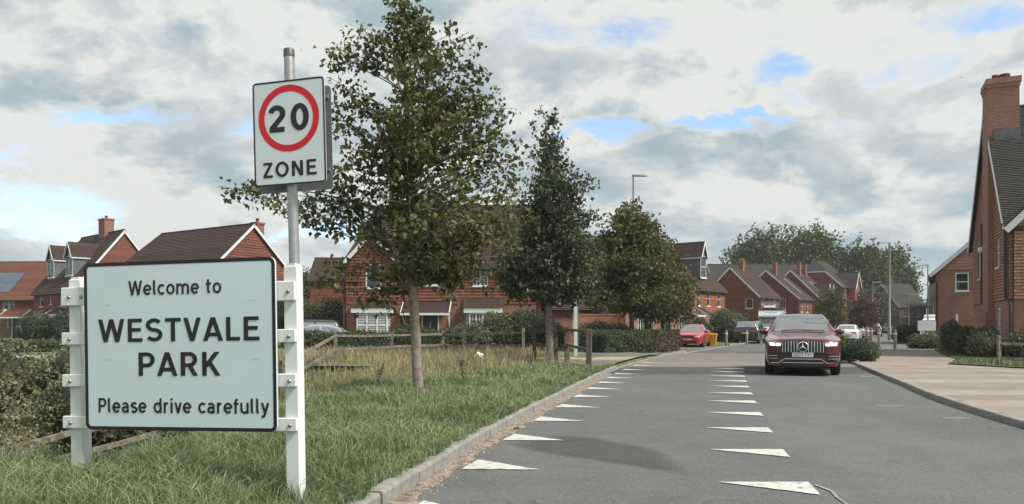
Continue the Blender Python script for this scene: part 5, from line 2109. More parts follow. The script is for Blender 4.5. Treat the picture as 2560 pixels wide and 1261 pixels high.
def suv_front(t, bvh, L):
    # headlamps: dark housing, chrome-lit lamps, daytime strip
    patch('headlight', bvh, [(.55, .80), (.86, .81), (.88, .90), (.80, .945), (.54, .905)], HEADL, t, .006, mirror=True)
    patch('lamp_unit', bvh, [(.57, .815), (.68, .815), (.68, .87), (.56, .865)], LIT, t, .012, mirror=True)
    patch('lamp_unit', bvh, [(.71, .82), (.83, .825), (.84, .895), (.73, .885)], LIT, t, .012, mirror=True)
    # grille shell and vertical bars
    patch('grille', bvh, [(-.56, .62), (.56, .62), (.60, .72), (.50, .935), (.30, .955), (-.30, .955), (-.50, .935), (-.60, .72)], INT, t, .010)
    for k in range(-7, 8):
        x = k * .073
        if abs(x) < .13:
            continue
        top = .935 - max(0, abs(x) - .3) * .12
        patch('grille_bar', bvh, [(x - .010, .64), (x + .010, .64), (x + .010, top), (x - .010, top)], CHROME, t, .032, cuts=2)
    # round emblem with three spokes
    h = bvh.ray_cast(Vector((0, -2, .80)), Vector((0, 1, 0)))
    yy = h[0].y - .045
    m = Matrix.Translation((0, yy, .79)) @ Matrix.Rotation(R(90), 4, 'X')
    e = MB()
    n = 32
    for r0, r1 in ((.118, .138),):
        e.lathe([(r0, .008), (r1, .008), (r1 + .006, 0), (r1, -.008), (r0, -.008), (r0 - .004, 0), (r0, .008)], n, mat=m)
    for k in range(3):
        q = m @ Matrix.Rotation(R(90 + 120 * k), 4, 'Z')
        e.mesh([q @ Vector(p) for p in [(0, -.022, .002), (.12, 0, .004), (0, .022, .002), (0, 0, .016)]], [(0, 1, 3), (1, 2, 3), (0, 3, 2)])
    e.build('emblem', CHROME, t)
    MB().lathe([(.12, -.004), (0, -.004)], 24, mat=m).build('emblem_backing', INT, t)
    # lower bumper: dark intakes with bright blades, chrome skirt line
    patch('side_intake', bvh, [(.56, .38), (.91, .38), (.925, .56), (.88, .63), (.60, .60)], INT, t, .006, mirror=True)
    for z in (.47, .545):
        patch('intake_blade', bvh, [(.64, z - .008), (.86, z - .008), (.87, z + .008), (.64, z + .008)], CHROME, t, .02, mirror=True)
    patch('lower_intake', bvh, [(-.62, .29), (.62, .29), (.50, .46), (-.50, .46)], INT, t, .006)
    patch('bumper_band', bvh, [(-.58, .52), (.58, .52), (.62, .62), (-.62, .62)], INT, t, .006)
    patch('chrome_blade', bvh, [(-.46, .452), (.46, .452), (.45, .476), (-.45, .476)], CHROME, t, .016)
    patch('chrome_blade', bvh, [(.45, .476), (.46, .45), (.60, .345), (.90, .345), (.90, .368), (.61, .368)], CHROME, t, .016, mirror=True)
    patch('skid_plate', bvh, [(-.52, .352), (.52, .352), (.50, .372), (-.50, .372)], CHROME, t, .016)
    plate_part(t, bvh, .575, PLW, True, L, 'GX73 PYY')
    # bonnet creases
    for s in (-1, 1):
        pts = []
        for k in range(9):
            yy2, xx = .25 + k * .135, s * (.30 + .035 * k)
            hh = bvh.ray_cast(Vector((xx, yy2, 3)), Vector((0, 0, -1)))
            if hh[0] is not None:
                pts.append(hh[0] + Vector((0, 0, .0)))
        if len(pts) > 2:
            MB().tube(pts, [.004] + [.012] * (len(pts) - 2) + [.004], 6).build('bonnet_crease', RED1, t)
    # wipers and interior mirror
    w = MB()
    for x0, x1 in ((-.55, .05), (.05, .6)):
        hs = [bvh.ray_cast(Vector((x, 1.49 + (.02 if x == x1 else 0), 3)), Vector((0, 0, -1)))[0] for x in (x0, x1)]
        if all(q is not None for q in hs):
            w.tube([q + Vector((0, 0, .008)) for q in hs], .006, 5)
    w.build('wiper', INT, t)


car('deep red coupe-style car with round star emblem driving towards the camera', 'suv', RED1, 7.78, 20.55, 19.5, True, 'red_suv', extras=suv_front)
car('bright red hatchback parked in the bay at the left of the road', 'hatch', RED2, 10.95, 48.0, 23, True, 'red_hatchback', extras=lambda t, b, L: front_plain(t, b, L))
car('black car parked beside the white truck near the bollards', 'boxy', BLK, 19.6, 61.8, 27, False, 'black_car', extras=lambda t, b, L: rear_plain(t, b, L, .95, .8, .7))
car('white hatchback parked facing away on the right of the street', 'hatch', WHT, 26.75, 60.8, 27, False, 'white_hatchback', extras=lambda t, b, L: rear_plain(t, b, L))
car('silver-roofed car parked beyond the white hatchback', 'hatch', SILV, 40.0, 88.5, 27, False, 'silver_car', extras=lambda t, b, L: rear_plain(t, b, L))
car('dark maroon people carrier beyond the silver-roofed car', 'boxy', GREY, 46.0, 97.5, 27, False, 'maroon_car', extras=lambda t, b, L: rear_plain(t, b, L, 1.0, .8, .7))
car('distant silver car driving away at the end of the street', 'boxy', SILV, 69.3, 142, 28, False, 'distant_car', extras=lambda t, b, L: rear_plain(t, b, L, 1.0, .8, .7))
car('silver car parked behind the rail fence right of the welcome sign', 'hatch', SILV, -13.6, 44.2, 88, True, 'silver_estate')
car('dark car parked behind the rail fence next to the house corner', 'boxy', GREY, -15.2, 48.3, 85, True, 'dark_estate')
car('black car roof partly hidden behind the red car at right', 'hatch', BLK, 26.6, 72, 27, True, 'dark_hatchback')


def van(label, x, y, th, name, luton=True, facing=True):
    t = thing(name, label, 'van' if not luton else 'truck', (x, y, 0), R(-th) if facing else R(180 - th))
    # cab profile extruded with taper
    prof = [(0, .45), (0, .95), (.12, 1.12), (.75, 1.28), (1.25, 1.98), (1.5, 2.1), (2.1, 2.12), (2.1, .45)]
    b = MB()
    v = []
    for s in (-1, 1):
        for k, (yy, z) in enumerate(prof):
            w = .98 - (.10 if z > 1.6 else 0) - (.10 if yy < .05 else 0)
            v.append((s * w, yy, z))
    n = len(prof)
    f = [tuple(range(n)), tuple(range(2 * n - 1, n - 1, -1))] + [(k, n + k, n + (k + 1) % n, (k + 1) % n) for k in range(n)]
    b.mesh(v, f)
    b.build('cab', WHT, t)
    g = MB()
    g.face([(-.84, .80, 1.36), (.84, .80, 1.36), (.76, 1.19, 1.92), (-.76, 1.19, 1.92)])
    for q in g.v:
        q.y -= .02
        q.z += .012
    g.build('windscreen', CGLASS, t)
    for s in (-1, 1):
        g = MB()
        g.face([(s * .995, 1.0, 1.3), (s * .995, 1.75, 1.3), (s * .90, 1.7, 1.9), (s * .90, 1.35, 1.9)])
        g.build('side_window', CGLASS, t)
        MB().box(s * .62 - .14, s * .62 + .14, -.012, .02, .78, .98, bev=.01).build('headlight', LIT if luton else HEADL, t)
        MB().box(s * 1.12 - .09, s * 1.12 + .09, .85, 1.0, 1.25, 1.6, bev=.02).build('mirror', INT, t)
    MB().box(-.42, .42, -.015, .02, .66, .98, bev=.01).build('grille', INT, t)
    MB().box(-.9, .9, -.06, .3, .32, .6, bev=.03).build('bumper', INT, t)
    plate_b = MB().box(-.26, .26, -.075, -.062, .42, .53)
    plate_b.build('number_plate', PLW, t)
    for yy in (.75, 4.3):
        for s in (-1, 1):
            wheel(t, s * .82, yy, .34)
    if luton:
        b = MB()
        b.box(-1.08, 1.08, 2.15, 6.0, .75, 3.05, bev=.03)
        b.mesh([(-1.04, .95, 2.2), (1.04, .95, 2.2), (1.06, 2.15, 2.2), (-1.06, 2.15, 2.2), (-1.0, .75, 2.35), (1.0, .75, 2.35), (-1.0, 1.0, 2.95), (1.0, 1.0, 2.95), (-1.06, 2.15, 3.04), (1.06, 2.15, 3.04)],
               [(0, 1, 5, 4), (4, 5, 7, 6), (6, 7, 9, 8), (0, 3, 2, 1), (0, 4, 6, 8, 3), (1, 2, 9, 7, 5)])
        b.build('box_body', WHT, t)
        b = MB()
        b.box(-1.11, 1.11, 2.1, 6.05, 2.96, 3.1)
        b.box(-1.1, 1.1, .9, 1.0, 2.9, 2.99)
        b.build('box_trim', M('van_dark_trim', (.05, .06, .10), .5, .1, 4), t)
        MB().box(-.6, .4, 1.5, 2.6, 3.102, 3.3, bev=.06).build('roof_fairing', WHT, t)
        b = MB()
        b.box(-.5, .55, .735, .76, 2.62, 2.66)
        b.build('lettering_strip', M('van_print', (.16, .17, .22), .5, .1, 9), t)
        MB().box(-.5, .5, 2.0, 5.8, .35, .74).build('chassis', INT, t)
    else:
        MB().box(-.97, .97, 2.11, 5.2, .45, 2.5, bev=.12).build('box_body', WHT, t)
    return t


van('white box truck following the deep red car with headlights on', 22.35, 66.6, 22, 'box_truck').scale = (1, 1, .95)
van('white panel van parked behind the notice board', 41.6, 76.5, 40, 'panel_van', luton=False)


# ---------------------------------------------------------------- vegetation
def bez(a, c, b_, n=6):
    return [a * (1 - t) ** 2 + c * 2 * t * (1 - t) + b_ * t * t for t in (k / n for k in range(n + 1))]


def grow(name, label, base, trunk, tips, nleaf, lsize, lmat, bark, spread=.28, group=None, droop=.35, twigs=2, second=None, rb=.035, inner=.25, cat='tree', asp=.8):
    """trunk: [(offset vector, radius)], tips: branch end points relative to base; leaves gather along the outer half of each branch"""
    t = thing(name, label, cat, base, 0, group)
    tr = [Vector(p) for p, r in trunk]
    MB().tube(tr, [r for p, r in trunk], 12).build('trunk', bark, t)
    br = MB()
    cl = []
    wts = []
    zs = [p.z for p in tr]
    for tip in tips:
        tip = Vector(tip)
        # leave the trunk below the tip
        hz = math.hypot(tip.x - np.interp(tip.z, zs, [p.x for p in tr]), tip.y)
        z0 = min(max(tip.z - hz * (random.uniform(.35, .9) if hz < 1.2 or rb > .06 else random.uniform(.12, .45)) - .1, zs[0] + (zs[-1] - zs[0]) * .28), zs[-1] * .98)
        a = Vector([float(np.interp(z0, zs, [p[k] for p in tr])) for k in range(3)])
        r0 = float(np.interp(z0, zs, [r for p, r in trunk])) * .45
        c = a.lerp(tip, .55) + Vector((0, 0, hz * .15))
        pts = bez(a, c, tip, 6)
        br.tube(pts, [max(.004, min(r0, rb) * (1 - k / 7.0)) for k in range(7)], 5, cap=False)
        ln = (tip - a).length
        cl.append((pts, ln))
        wts.append(.5 * ln + .7)
        for q in range(twigs):
            i = random.randint(2, 5)
            e = pts[i] + Vector((random.gauss(0, 1), random.gauss(0, 1), random.gauss(.2, .7))) * spread * 1.4
            br.tube([pts[i], pts[i].lerp(e, .5) + Vector((0, 0, .03)), e], [.008, .006, .003], 4, cap=False)
            cl.append(([pts[i], pts[i].lerp(e, .5), e], (e - pts[i]).length))
            wts.append(.2 * ln + .35)
    br.build('branches', bark, t)
    wts = np.array(wts) / sum(wts)
    cnt = rng.multinomial(nleaf, wts)
    P = []
    for (pts, ln), n in zip(cl, cnt):
        if n == 0:
            continue
        s = rng.uniform(max(inner, 1 - 1.1 * (spread / .2) / max(ln, .1)), 1.0, n) ** .8
        A = np.array([tuple(p) for p in pts])
        f = s * (len(pts) - 1)
        i = np.minimum(f.astype(int), len(pts) - 2)
        q = A[i] + (A[i + 1] - A[i]) * (f - i)[:, None]
        # clumps along the branch
        nc = max(1, n // 9)
        cc = rng.normal(0, spread * .75, (nc, 3))
        q = q + cc[rng.integers(0, nc, n)] + rng.normal(0, spread * .38, (n, 3))
        P.append(q)
    P = np.concatenate(P)
    sz_ = lsize * rng.uniform(.45, 1.3, len(P))
    mats = [lmat] if second is None else [lmat, second[0]]
    if second is None:
        v, f = leaves_np(P, sz_, droop, asp)
        np_mesh('crown', v, f, lmat, t)['kind'] = 'stuff'
    else:
        sel = second[1](P)
        for m, k, nm in ((lmat, ~sel, 'crown'), (second[0], sel, 'turning_leaves')):
            if k.sum():
                v, f = leaves_np(P[k], sz_[k], droop, asp)
                np_mesh(nm, v, f, m, t)['kind'] = 'stuff'
    return t


def crown_tips(n, prof, z0, z1, depth=1.0, cx=None, power=.5):
    """random branch ends inside an outline: prof = [(z, left, right)] half-widths"""
    P = np.array(prof)
    out = []
    while len(out) < n:
        z = random.uniform(z0, z1)
        l, r = np.interp(z, P[:, 0], P[:, 1]), np.interp(z, P[:, 0], P[:, 2])
        if random.random() > (l + r) / (P[:, 1] + P[:, 2]).max() + .12:
            continue
        a = random.uniform(0, 2 * PI)
        q = random.uniform(.25, 1) ** power
        w = r if math.cos(a) > 0 else l
        out.append((q * w * math.cos(a), q * depth * (l + r) / 2 * math.sin(a), z + random.uniform(-.1, .1)))
    return out


# --- the lime tree on the verge
bx, by = -1.56, 12.85
bz = float(gz(bx, by))


def T1(x, y, dd=0.0):
    """outline point of the lime tree at its own depth, relative to its base"""
    p = px(x, y, by + dd)
    return (p.x - bx, p.y - by, p.z - bz)


tips = [T1(*q) for q in ((1005, 0), (985, 20), (1045, 25), (965, 8, .2), (1050, 60), (975, 75, .2), (1060, 95), (890, 75), (925, 70), (880, 110), (815, 118), (822, 150), (865, 150), (905, 140),
                         (1172, 78), (1140, 80), (1120, 110), (1165, 130), (1190, 150), (1215, 180), (1180, 200), (1210, 225), (1240, 240), (850, 215), (870, 240), (838, 215), (828, 260), (838, 295), (860, 310),
                         (1283, 268), (1262, 300), (1275, 330), (1300, 350), (1250, 330), (1310, 395), (1290, 410), (1315, 440), (1240, 400), (868, 362), (885, 352), (905, 380), (840, 420), (832, 440), (862, 455), (900, 440),
                         (568, 475), (600, 480), (640, 490), (690, 485), (720, 525), (690, 530), (760, 540), (735, 500), (800, 500), (840, 500), (790, 470), (870, 515), (800, 565), (830, 555),
                         (770, 695), (800, 665), (830, 690), (845, 660), (890, 745), (905, 780), (935, 760), (990, 660),
                         (1305, 480), (1290, 520), (1300, 560), (1270, 600), (1240, 640), (1285, 600), (1225, 700), (1190, 680), (1150, 690), (1180, 715), (1120, 680), (1080, 670), (1250, 560), (1210, 600), (1000, 690, -.3), (1250, 660), (1270, 500, .5))]
prof1 = [(2.1, .2, 1.1), (2.6, .35, 1.35), (3.1, .6, 1.5), (3.9, .7, 1.45), (4.9, .8, 1.1), (5.4, .65, .9), (5.75, .45, .6), (6.1, .2, .25), (6.6, .15, .15)]
tips += crown_tips(150, prof1, 2.1, 6.4, 1.1)
grow('lime_tree', 'tall lime tree with drooping leaves on the verge right of the signs', (bx, by, bz - .02),
     [((0, 0, 0), .105), ((-.01, 0, .12), .09), ((-.045, 0, .9), .084), ((-.085, 0, 1.6), .078), ((-.11, 0, 2.3), .072), ((-.16, 0, 3.4), .055), ((-.20, 0, 4.6), .036), ((-.24, 0, 5.7), .022), ((-.26, 0, 6.55), .008)],
     tips, 15500, .098, LF_LIME, BARK, .14, second=(LF_GOLD, lambda P: (rng.uniform(0, 1, len(P)) < .03) | ((P[:, 2] > 5.2) & (P[:, 0] > .55) & (rng.uniform(0, 1, len(P)) < .25))), twigs=2, inner=.35, rb=.02)

# --- slim dark tree behind the barrier
prof2 = [(1.9, .8, .8), (2.3, 1.75, 1.6), (3.1, 1.75, 1.75), (4.0, 1.5, 1.65), (4.9, 1.1, 1.35), (5.6, .75, 1.0), (6.2, .42, .42), (7.0, .30, .30), (7.7, .05, .05)]
tips = crown_tips(260, prof2, 1.95, 7.65, .9)
tips += [(1.35, 0, 5.9), (1.3, .1, 5.6), (1.6, .2, 4.6), (1.55, 0, 3.6), (-1.7, 0, 2.8), (-1.6, .3, 2.4), (0, 0, 7.8), (1.75, -.2, 2.6)]
grow('slim_tree', 'slim dark conical tree standing at the timber barrier', (1.2, 24.3, .14), [((0, 0, 0), .125), ((-.02, 0, 1.2), .115), ((-.05, 0, 2.4), .10), ((-.1, 0, 4), .07), ((-.12, 0, 6), .04), ((-.14, 0, 7.8), .01)],
     tips, 19000, .125, LF_DARK, BARK, .2, twigs=1, second=(LF_LIME, lambda P: (rng.uniform(0, 1, len(P)) < .10 * (P[:, 2] < 5.5))), inner=.3)

# --- round maples in a row beyond the hedge
mt_prof = [(1.6, 1.2, 1.2), (2.1, 2.2, 2.2), (3.2, 2.7, 2.6), (4.4, 2.5, 2.4), (5.4, 1.95, 1.8), (6.4, 1.1, 1.0), (7.4, .3, .3)]
for (x, y, s, lab, gold) in ((5.95, 38.3, 1.02, 'nearest round maple tree behind the clipped hedge', .04), (7.55, 43.2, .98, 'middle round maple tree beyond the hedge', .12), (9.3, 47.6, .88, 'farthest maple tree with yellowing leaves next to the red hatchback', .5)):
    tips = [(a * s, b_ * s, c * s) for a, b_, c in crown_tips(190, mt_prof, 2.25, 7.2, .95)]
    grow('maple_tree', lab, (x, y, .05), [((0, 0, 0), .13), ((.02, 0, 1.2), .12), ((0, 0, 2.4), .10), ((.05, 0, 4.5 * s), .06), ((0, 0, 6.8 * s), .015)],
         tips, 19000, .17, LF_MAPLE, BARKD, .26, 'maples in a row along the street', twigs=1, second=(LF_GOLD, lambda P, g=gold: rng.uniform(0, 1, len(P)) < g * (.4 + .6 * (P[:, 0] > .3))), inner=.3)

# --- oaks behind the far houses
def oak(label, x, y, H, w, n, name='oak_tree', mat=LF_OAK, ls=.55, low=.18, grp='large trees behind the houses'):
    pr = [(H * low * .8, w * .5, w * .5), (H * .35, w * .95, w * .95), (H * .55, w, w), (H * .75, w * .85, w * .85), (H * .9, w * .55, w * .55), (H, w * .12, w * .12)]
    tips = crown_tips(170, pr, H * low, H * .97, .8, power=.35)
    grow(name, label, (x, y, 0), [((0, 0, 0), H * .028), ((.2, 0, H * .25), H * .024), ((.1, 0, H * .5), H * .016), ((0, 0, H * .95), H * .003)], tips, n, ls, mat, BARKD, H * .055, grp, twigs=3, rb=H * .009, inner=.4)


oak('broad oak tree rising behind the left terrace roofs', 49.0, 150, 19.5, 8.6, 24000)
oak('oak tree with the highest crown behind the hip-roofed block', 58.5, 152, 20.6, 9.2, 26000)
oak('oak tree sloping down right of the hip-roofed block', 68.0, 150, 17.2, 7.4, 22000)
oak('thin-crowned oak behind the tall grey street lamp', 79.0, 160, 17.6, 6.6, 12000)
oak('low dark tree below the oaks at the street end', 59.2, 128, 7.6, 3.6, 9000, 'street_end_tree', LF_DARK, .3, .1, 'trees at the end of the street')
oak('bushy dark tree between the far lamp posts', 64.0, 136, 8.6, 3.8, 9000, 'street_end_tree', LF_DARK, .3, .1, 'trees at the end of the street')
oak('small green street tree beside the white truck', 34.5, 83, 5.6, 2.0, 5000, 'street_tree', LF_MAPLE, .18, .28, 'small trees in front of the terrace')
oak('reddish street tree right of the small green one', 39.3, 86, 4.9, 2.1, 5000, 'street_tree', LF_RED, .18, .28, 'small trees in front of the terrace')
oak('distant tree crown behind the solar-panel house', -57.5, 118, 11.5, 3.6, 4000, 'background_tree', LF_OAK, .35, .2, 'trees behind the left houses')
oak('dark tree crown between sign post and background house', -23.2, 88, 7.9, 2.0, 3500, 'background_tree', LF_DARK, .3, .2, 'trees behind the left houses')


def shrub(name, label, lumps, n, ls, mat, cat='bush', group=None, stems=0, core=True, droop=.1, tz=0.0, second=None, loose=.12):
    """lumps: (x,y,z,rx,ry,rz) in world coordinates"""
    L = np.array(lumps, float)
    bxy = L[:, :2].mean(0)
    t = thing(name, label, cat, (float(bxy[0]), float(bxy[1]), tz), 0, group)
    o = np.array([bxy[0], bxy[1], tz])
    vol = L[:, 3] * L[:, 5] + L[:, 4] * L[:, 5]
    cnt = rng.multinomial(n, vol / vol.sum())
    P = []
    for l, c in zip(L, cnt):
        d = rng.normal(size=(c, 3))
        d /= np.linalg.norm(d, axis=1, keepdims=True)
        r = 1 - np.abs(rng.normal(0, loose, c)) + .05 * np.sin(d[:, 0] * 7 + l[0] * 3) + .06 * np.sin(d[:, 2] * 9 + d[:, 1] * 6)
        P.append(l[:3] + d * l[3:] * r[:, None])
    P = np.concatenate(P) - o
    P = P[P[:, 2] > -.02]
    sz_ = ls * rng.uniform(.6, 1.3, len(P))
    sel = np.zeros(len(P), bool) if second is None else rng.uniform(0, 1, len(P)) < second[1]
    v, f = leaves_np(P[~sel], sz_[~sel], droop)
    np_mesh('foliage', v, f, mat, t)['kind'] = 'stuff'
    if sel.any():
        v, f = leaves_np(P[sel], sz_[sel], droop)
        np_mesh('turning_leaves', v, f, second[0], t)['kind'] = 'stuff'
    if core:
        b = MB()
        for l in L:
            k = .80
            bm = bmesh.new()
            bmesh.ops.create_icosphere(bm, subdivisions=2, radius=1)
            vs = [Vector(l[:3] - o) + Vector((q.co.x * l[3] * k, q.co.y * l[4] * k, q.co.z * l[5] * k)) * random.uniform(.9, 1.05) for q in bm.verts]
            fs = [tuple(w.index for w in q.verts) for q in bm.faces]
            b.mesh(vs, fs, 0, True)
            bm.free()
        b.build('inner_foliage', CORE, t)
    if stems:
        b = MB()
        for k in range(stems):
            l = random.choice(lumps)
            a = Vector((l[0] + random.uniform(-.2, .2), l[1] + random.uniform(-.2, .2), tz)) - Vector(o)
            e = Vector((l[0] + random.gauss(0, l[3] * .6), l[1] + random.gauss(0, l[4] * .6), l[2] + l[5] * random.uniform(.4, 1.25))) - Vector(o)
            b.tube(bez(a, a.lerp(e, .5) + Vector((random.gauss(0, .12), 0, .1)), e, 5), [.012, .011, .009, .008, .006, .003], 5, cap=False)
        b.build('stems', TWIG, t)
    return t


def hedge(name, label, x0, y0, x1, y1, w, H, n, ls, mat, z=.05, group=None, second=None, rough=.05):
    t = thing(name, label, 'hedge', (x0, y0, z), math.atan2(y1 - y0, x1 - x0), group)
    L = math.hypot(x1 - x0, y1 - y0)
    # points on a box surface with rounded, uneven faces
    ar = np.array([L * H, L * H, L * w, w * H, w * H])
    k = rng.choice(5, n, p=ar / ar.sum())
    u, v = rng.uniform(0, 1, n), rng.uniform(0, 1, n)
    X = np.where(k < 3, u * L, np.where(k == 3, 0, L))
    Y = np.where(k == 0, -w / 2, np.where(k == 1, w / 2, np.where(k == 2, (v - .5) * w, (u - .5) * w)))
    Z = np.where(k == 2, H, v * H)
    P = np.stack([X, Y, Z], 1) + rng.normal(0, rough, (n, 3))
    P[:, 1] += .05 * np.sin(P[:, 0] * 2.3 + 1) + .04 * np.sin(P[:, 2] * 5 + P[:, 0] * 4)
    P[:, 2] += .05 * np.sin(P[:, 0] * 3.1) * (P[:, 2] / H)
    sz_ = ls * rng.uniform(.6, 1.3, n)
    sel = np.zeros(n, bool) if second is None else second[1](P)
    vv, f = leaves_np(P[~sel], sz_[~sel], .05)
    np_mesh('foliage', vv, f, mat, t)['kind'] = 'stuff'
    if sel.any():
        vv, f = leaves_np(P[sel], sz_[sel], .05)
        np_mesh('clipped_top', vv, f, second[0], t)['kind'] = 'stuff'
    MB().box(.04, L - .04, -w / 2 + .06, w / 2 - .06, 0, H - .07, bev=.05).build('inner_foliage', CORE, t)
    return t


# left of the road
hedge('clipped_hedge', 'dark clipped hedge along the footpath below the nearest maple', 3.85, 35.4, 6.3, 36.8, 1.6, .98, 7000, .075, LF_HEDGE)
hedge('clipped_hedge', 'brown clipped hedge ending next to the red hatchback', 6.5, 37.3, 8.7, 42.3, 1.1, .98, 7000, .08, LF_BROWN)
shrub('roadside_bush', 'loose green bush behind the dark clipped hedge', [(4.2, 38.5, .7, 1.1, .8, .9), (5.6, 39.6, .6, 1.0, .8, .9)], 5000, .09, LF_MIX, second=(LF_HEDGE, .5))
hedge('low_hedge', 'low dark hedge behind the split rail fence', -9.6, 35.0, -2.0, 37.5, 1.2, .95, 9000, .10, LF_HEDGE, .05)
shrub('garden_bush', 'big rounded bush in front of the white bay at right of the dark door', [(-2.1, 39.5, .7, 1.1, .9, .9), (-.8, 40.5, .95, 1.2, 1.0, 1.15), (.7, 41, 1.1, 1.3, 1.0, 1.25), (2.1, 41.5, .7, 1.0, .9, .95)], 14000, .10, LF_HEDGE, second=(LF_MIX, .35), stems=30, loose=.18)
shrub('garden_bush', 'small olive bush at the foot of the white-shuttered bay window', [(-6.6, 46.8, .7, .7, .6, .75), (-5.2, 46.5, .6, .7, .6, .7), (-3.8, 46.4, .6, .8, .6, .7)], 5000, .09, LF_HEDGE)
shrub('garden_bush', 'loose yellow-green bush left of the tile-hung house corner', [(-14.2, 53.5, 1.9, 1.2, .8, 1.3), (-12.5, 53.8, 2.1, 1.2, .8, 1.4), (-11.3, 53.5, 1.8, .8, .8, 1.2)], 5000, .13, LF_MIX)
shrub('purple_bush', 'dark purple bush just right of the white sign post', [(-16.3, 54.0, 2.0, .9, .8, 1.2), (-15.6, 54.3, 1.6, .8, .8, 1.0)], 3500, .13, LF_PURP)
shrub('garden_bush', 'pair of rounded dark bushes before the dormered house', [(-39.6, 64, 1.2, 1.5, 1.2, 1.3), (-37.0, 64, 1.25, 1.6, 1.2, 1.4)], 6000, .14, LF_HEDGE)
hedge('low_hedge', 'long dark hedge between the lane and the dormered house', -27, 38.5, -13.5, 34.5, 1.0, .5, 8000, .10, LF_HEDGE, .05)
fence('lane_post', 'single weathered post beside the lane at the far left', [(-16.8, 30.6), (-16.5, 30.5)], [1.5, 1.4], [.9], zf=.1)
# ditch growth at the left edge
shrub('bramble_thicket', 'straggling bramble thicket filling the ditch left of the sign post', [(-6.7, 9.4, -.1, .9, .8, 1.0), (-7.4, 10.0, .25, .9, .9, 1.05), (-6.2, 9.2, -.55, .6, .6, .75), (-8.3, 10.6, .1, 1.0, .9, .9), (-5.75, 9.6, -.75, .5, .6, .55)], 6500, .055, LF_MIX, stems=60, tz=-1.0, second=(LF_GOLD, .12), loose=.35, core=False)
shrub('ditch_bush', 'dark round bush behind the lower left sign post', [(-7.3, 13.4, -.2, 1.0, .8, .85), (-6.6, 14.2, -.25, .8, .8, .85)], 9000, .06, LF_MIX, tz=-1.1, second=(LF_HEDGE, .5), stems=12)
shrub('ditch_bush', 'wide olive shrub belt across the ditch behind the sign panel', [(-9.5, 17.5, .1, 1.6, 1.0, .95), (-7.2, 18.2, .0, 1.4, 1.0, .95), (-11.5, 16.5, .15, 1.6, 1.0, 1.0), (-8.3, 16.6, -.1, 1.0, .9, .85)], 13000, .075, LF_MIX, tz=-.9, second=(LF_HEDGE, .35), stems=20)
# before the terrace on the left
for lab, lumps in (('tall green bush between the grit bin and the terrace porch', [(16.8, 61.5, 1.3, 1.0, .9, 1.4), (17.6, 61.8, .9, .9, .8, 1.0)]),
                   ('wide dark bush behind the left verge bollards', [(17.6, 63.5, 1.1, 1.2, .9, 1.2), (19.0, 66.5, 1.2, 1.4, 1.0, 1.4), (20.6, 69, 1.2, 1.3, 1.0, 1.3)]),
                   ('low bush below the orange house windows', [(14.6, 60.5, .9, 1.2, .8, 1.0)])):
    shrub('terrace_bush', lab, lumps, 5500, .12, LF_HEDGE, second=(LF_MIX, .3), group='bushes in front of the terrace')
# right of the road
shrub('kerb_hedge', 'rounded hedge clump at the kerb right of the red car', [(12.55, 27.4, .42, .55, .55, .50), (12.2, 28.6, .45, .55, .6, .52), (12.55, 30.0, .5, .6, .7, .55), (13.0, 31.4, .5, .6, .7, .55)], 9500, .065, LF_HEDGE, tz=.09)
hedge('clipped_hedge', 'box hedge with a yellowed top at the brick house corner', 20.75, 36.6, 22.2, 36.4, 1.4, .95, 5500, .085, LF_HEDGE, .1, second=(LF_YEL, lambda P: ((P[:, 2] > .86) | (P[:, 0] < .12)) & (rng.uniform(0, 1, len(P)) < .9)))
shrub('garden_bush', 'dark pointed bush between the box hedge and the tall house', [(19.3, 32.5, .6, .6, .6, .72), (19.0, 33.2, .95, .4, .5, .65)], 5500, .075, LF_HEDGE, tz=.1, second=(LF_MIX, .2), stems=14)
shrub('garden_bush', 'spreading bush at the foot of the tall house chimney', [(18.5, 29.9, .45, .8, .6, .65), (19.4, 29.0, .55, .8, .6, .7), (18.9, 30.6, .65, .6, .6, .7)], 6500, .075, LF_HEDGE, tz=.1, second=(LF_MIX, .35), stems=16)
shrub('garden_bush', 'low dark bush behind the right-hand rail fence', [(18.6, 26.6, .35, .9, .6, .45), (20.2, 26.2, .4, .9, .6, .5)], 4500, .07, LF_HEDGE, tz=.1)
shrub('garden_bush', 'leafy bush beneath the white notice board', [(23.0, 42.6, .4, 1.0, .9, .55), (24.4, 43.6, .45, 1.2, 1.0, .62), (25.6, 45.0, .45, 1.0, 1.0, .65)], 7500, .1, LF_HEDGE, tz=.08, second=(LF_MIX, .35))
shrub('garden_bush', 'small bush at the kerb left of the notice board', [(28.5, 55.5, .6, 1.0, .9, .8)], 3500, .11, LF_HEDGE, tz=.05)


# ---------------------------------------------------------------- small things in the grass
def weed(label, x, y, H, n=3):
    z = float(gz(x, y))
    t = thing('dock_weed', label, 'weed', (x, y, z), 0, 'dead seed stalks in the verge')
    b, s = MB(), MB()
    P = []
    for k in range(n):
        e = Vector((random.uniform(-.12, .12), random.uniform(-.1, .1), H * random.uniform(.8, 1)))
        pts = bez(Vector((random.uniform(-.03, .03), 0, 0)), Vector((e.x * .2, e.y * .2, H * .5)), e, 6)
        b.tube(pts, .005, 5)
        for q in range(26):
            i = random.uniform(.35, 1)
            f = i * 6
            j = min(int(f), 5)
            P.append(tuple(pts[j].lerp(pts[j + 1], f - j) + Vector((random.gauss(0, .025), random.gauss(0, .025), random.gauss(0, .02)))))
    b.build('stalk', TWIG, t)
    v, f = leaves_np(np.array(P), .03 * rng.uniform(.6, 1.3, len(P)), .3)
    np_mesh('seed_head', v, f, M('brown_seed', (.08, .055, .035), .9, .3, 20), t)['kind'] = 'stuff'


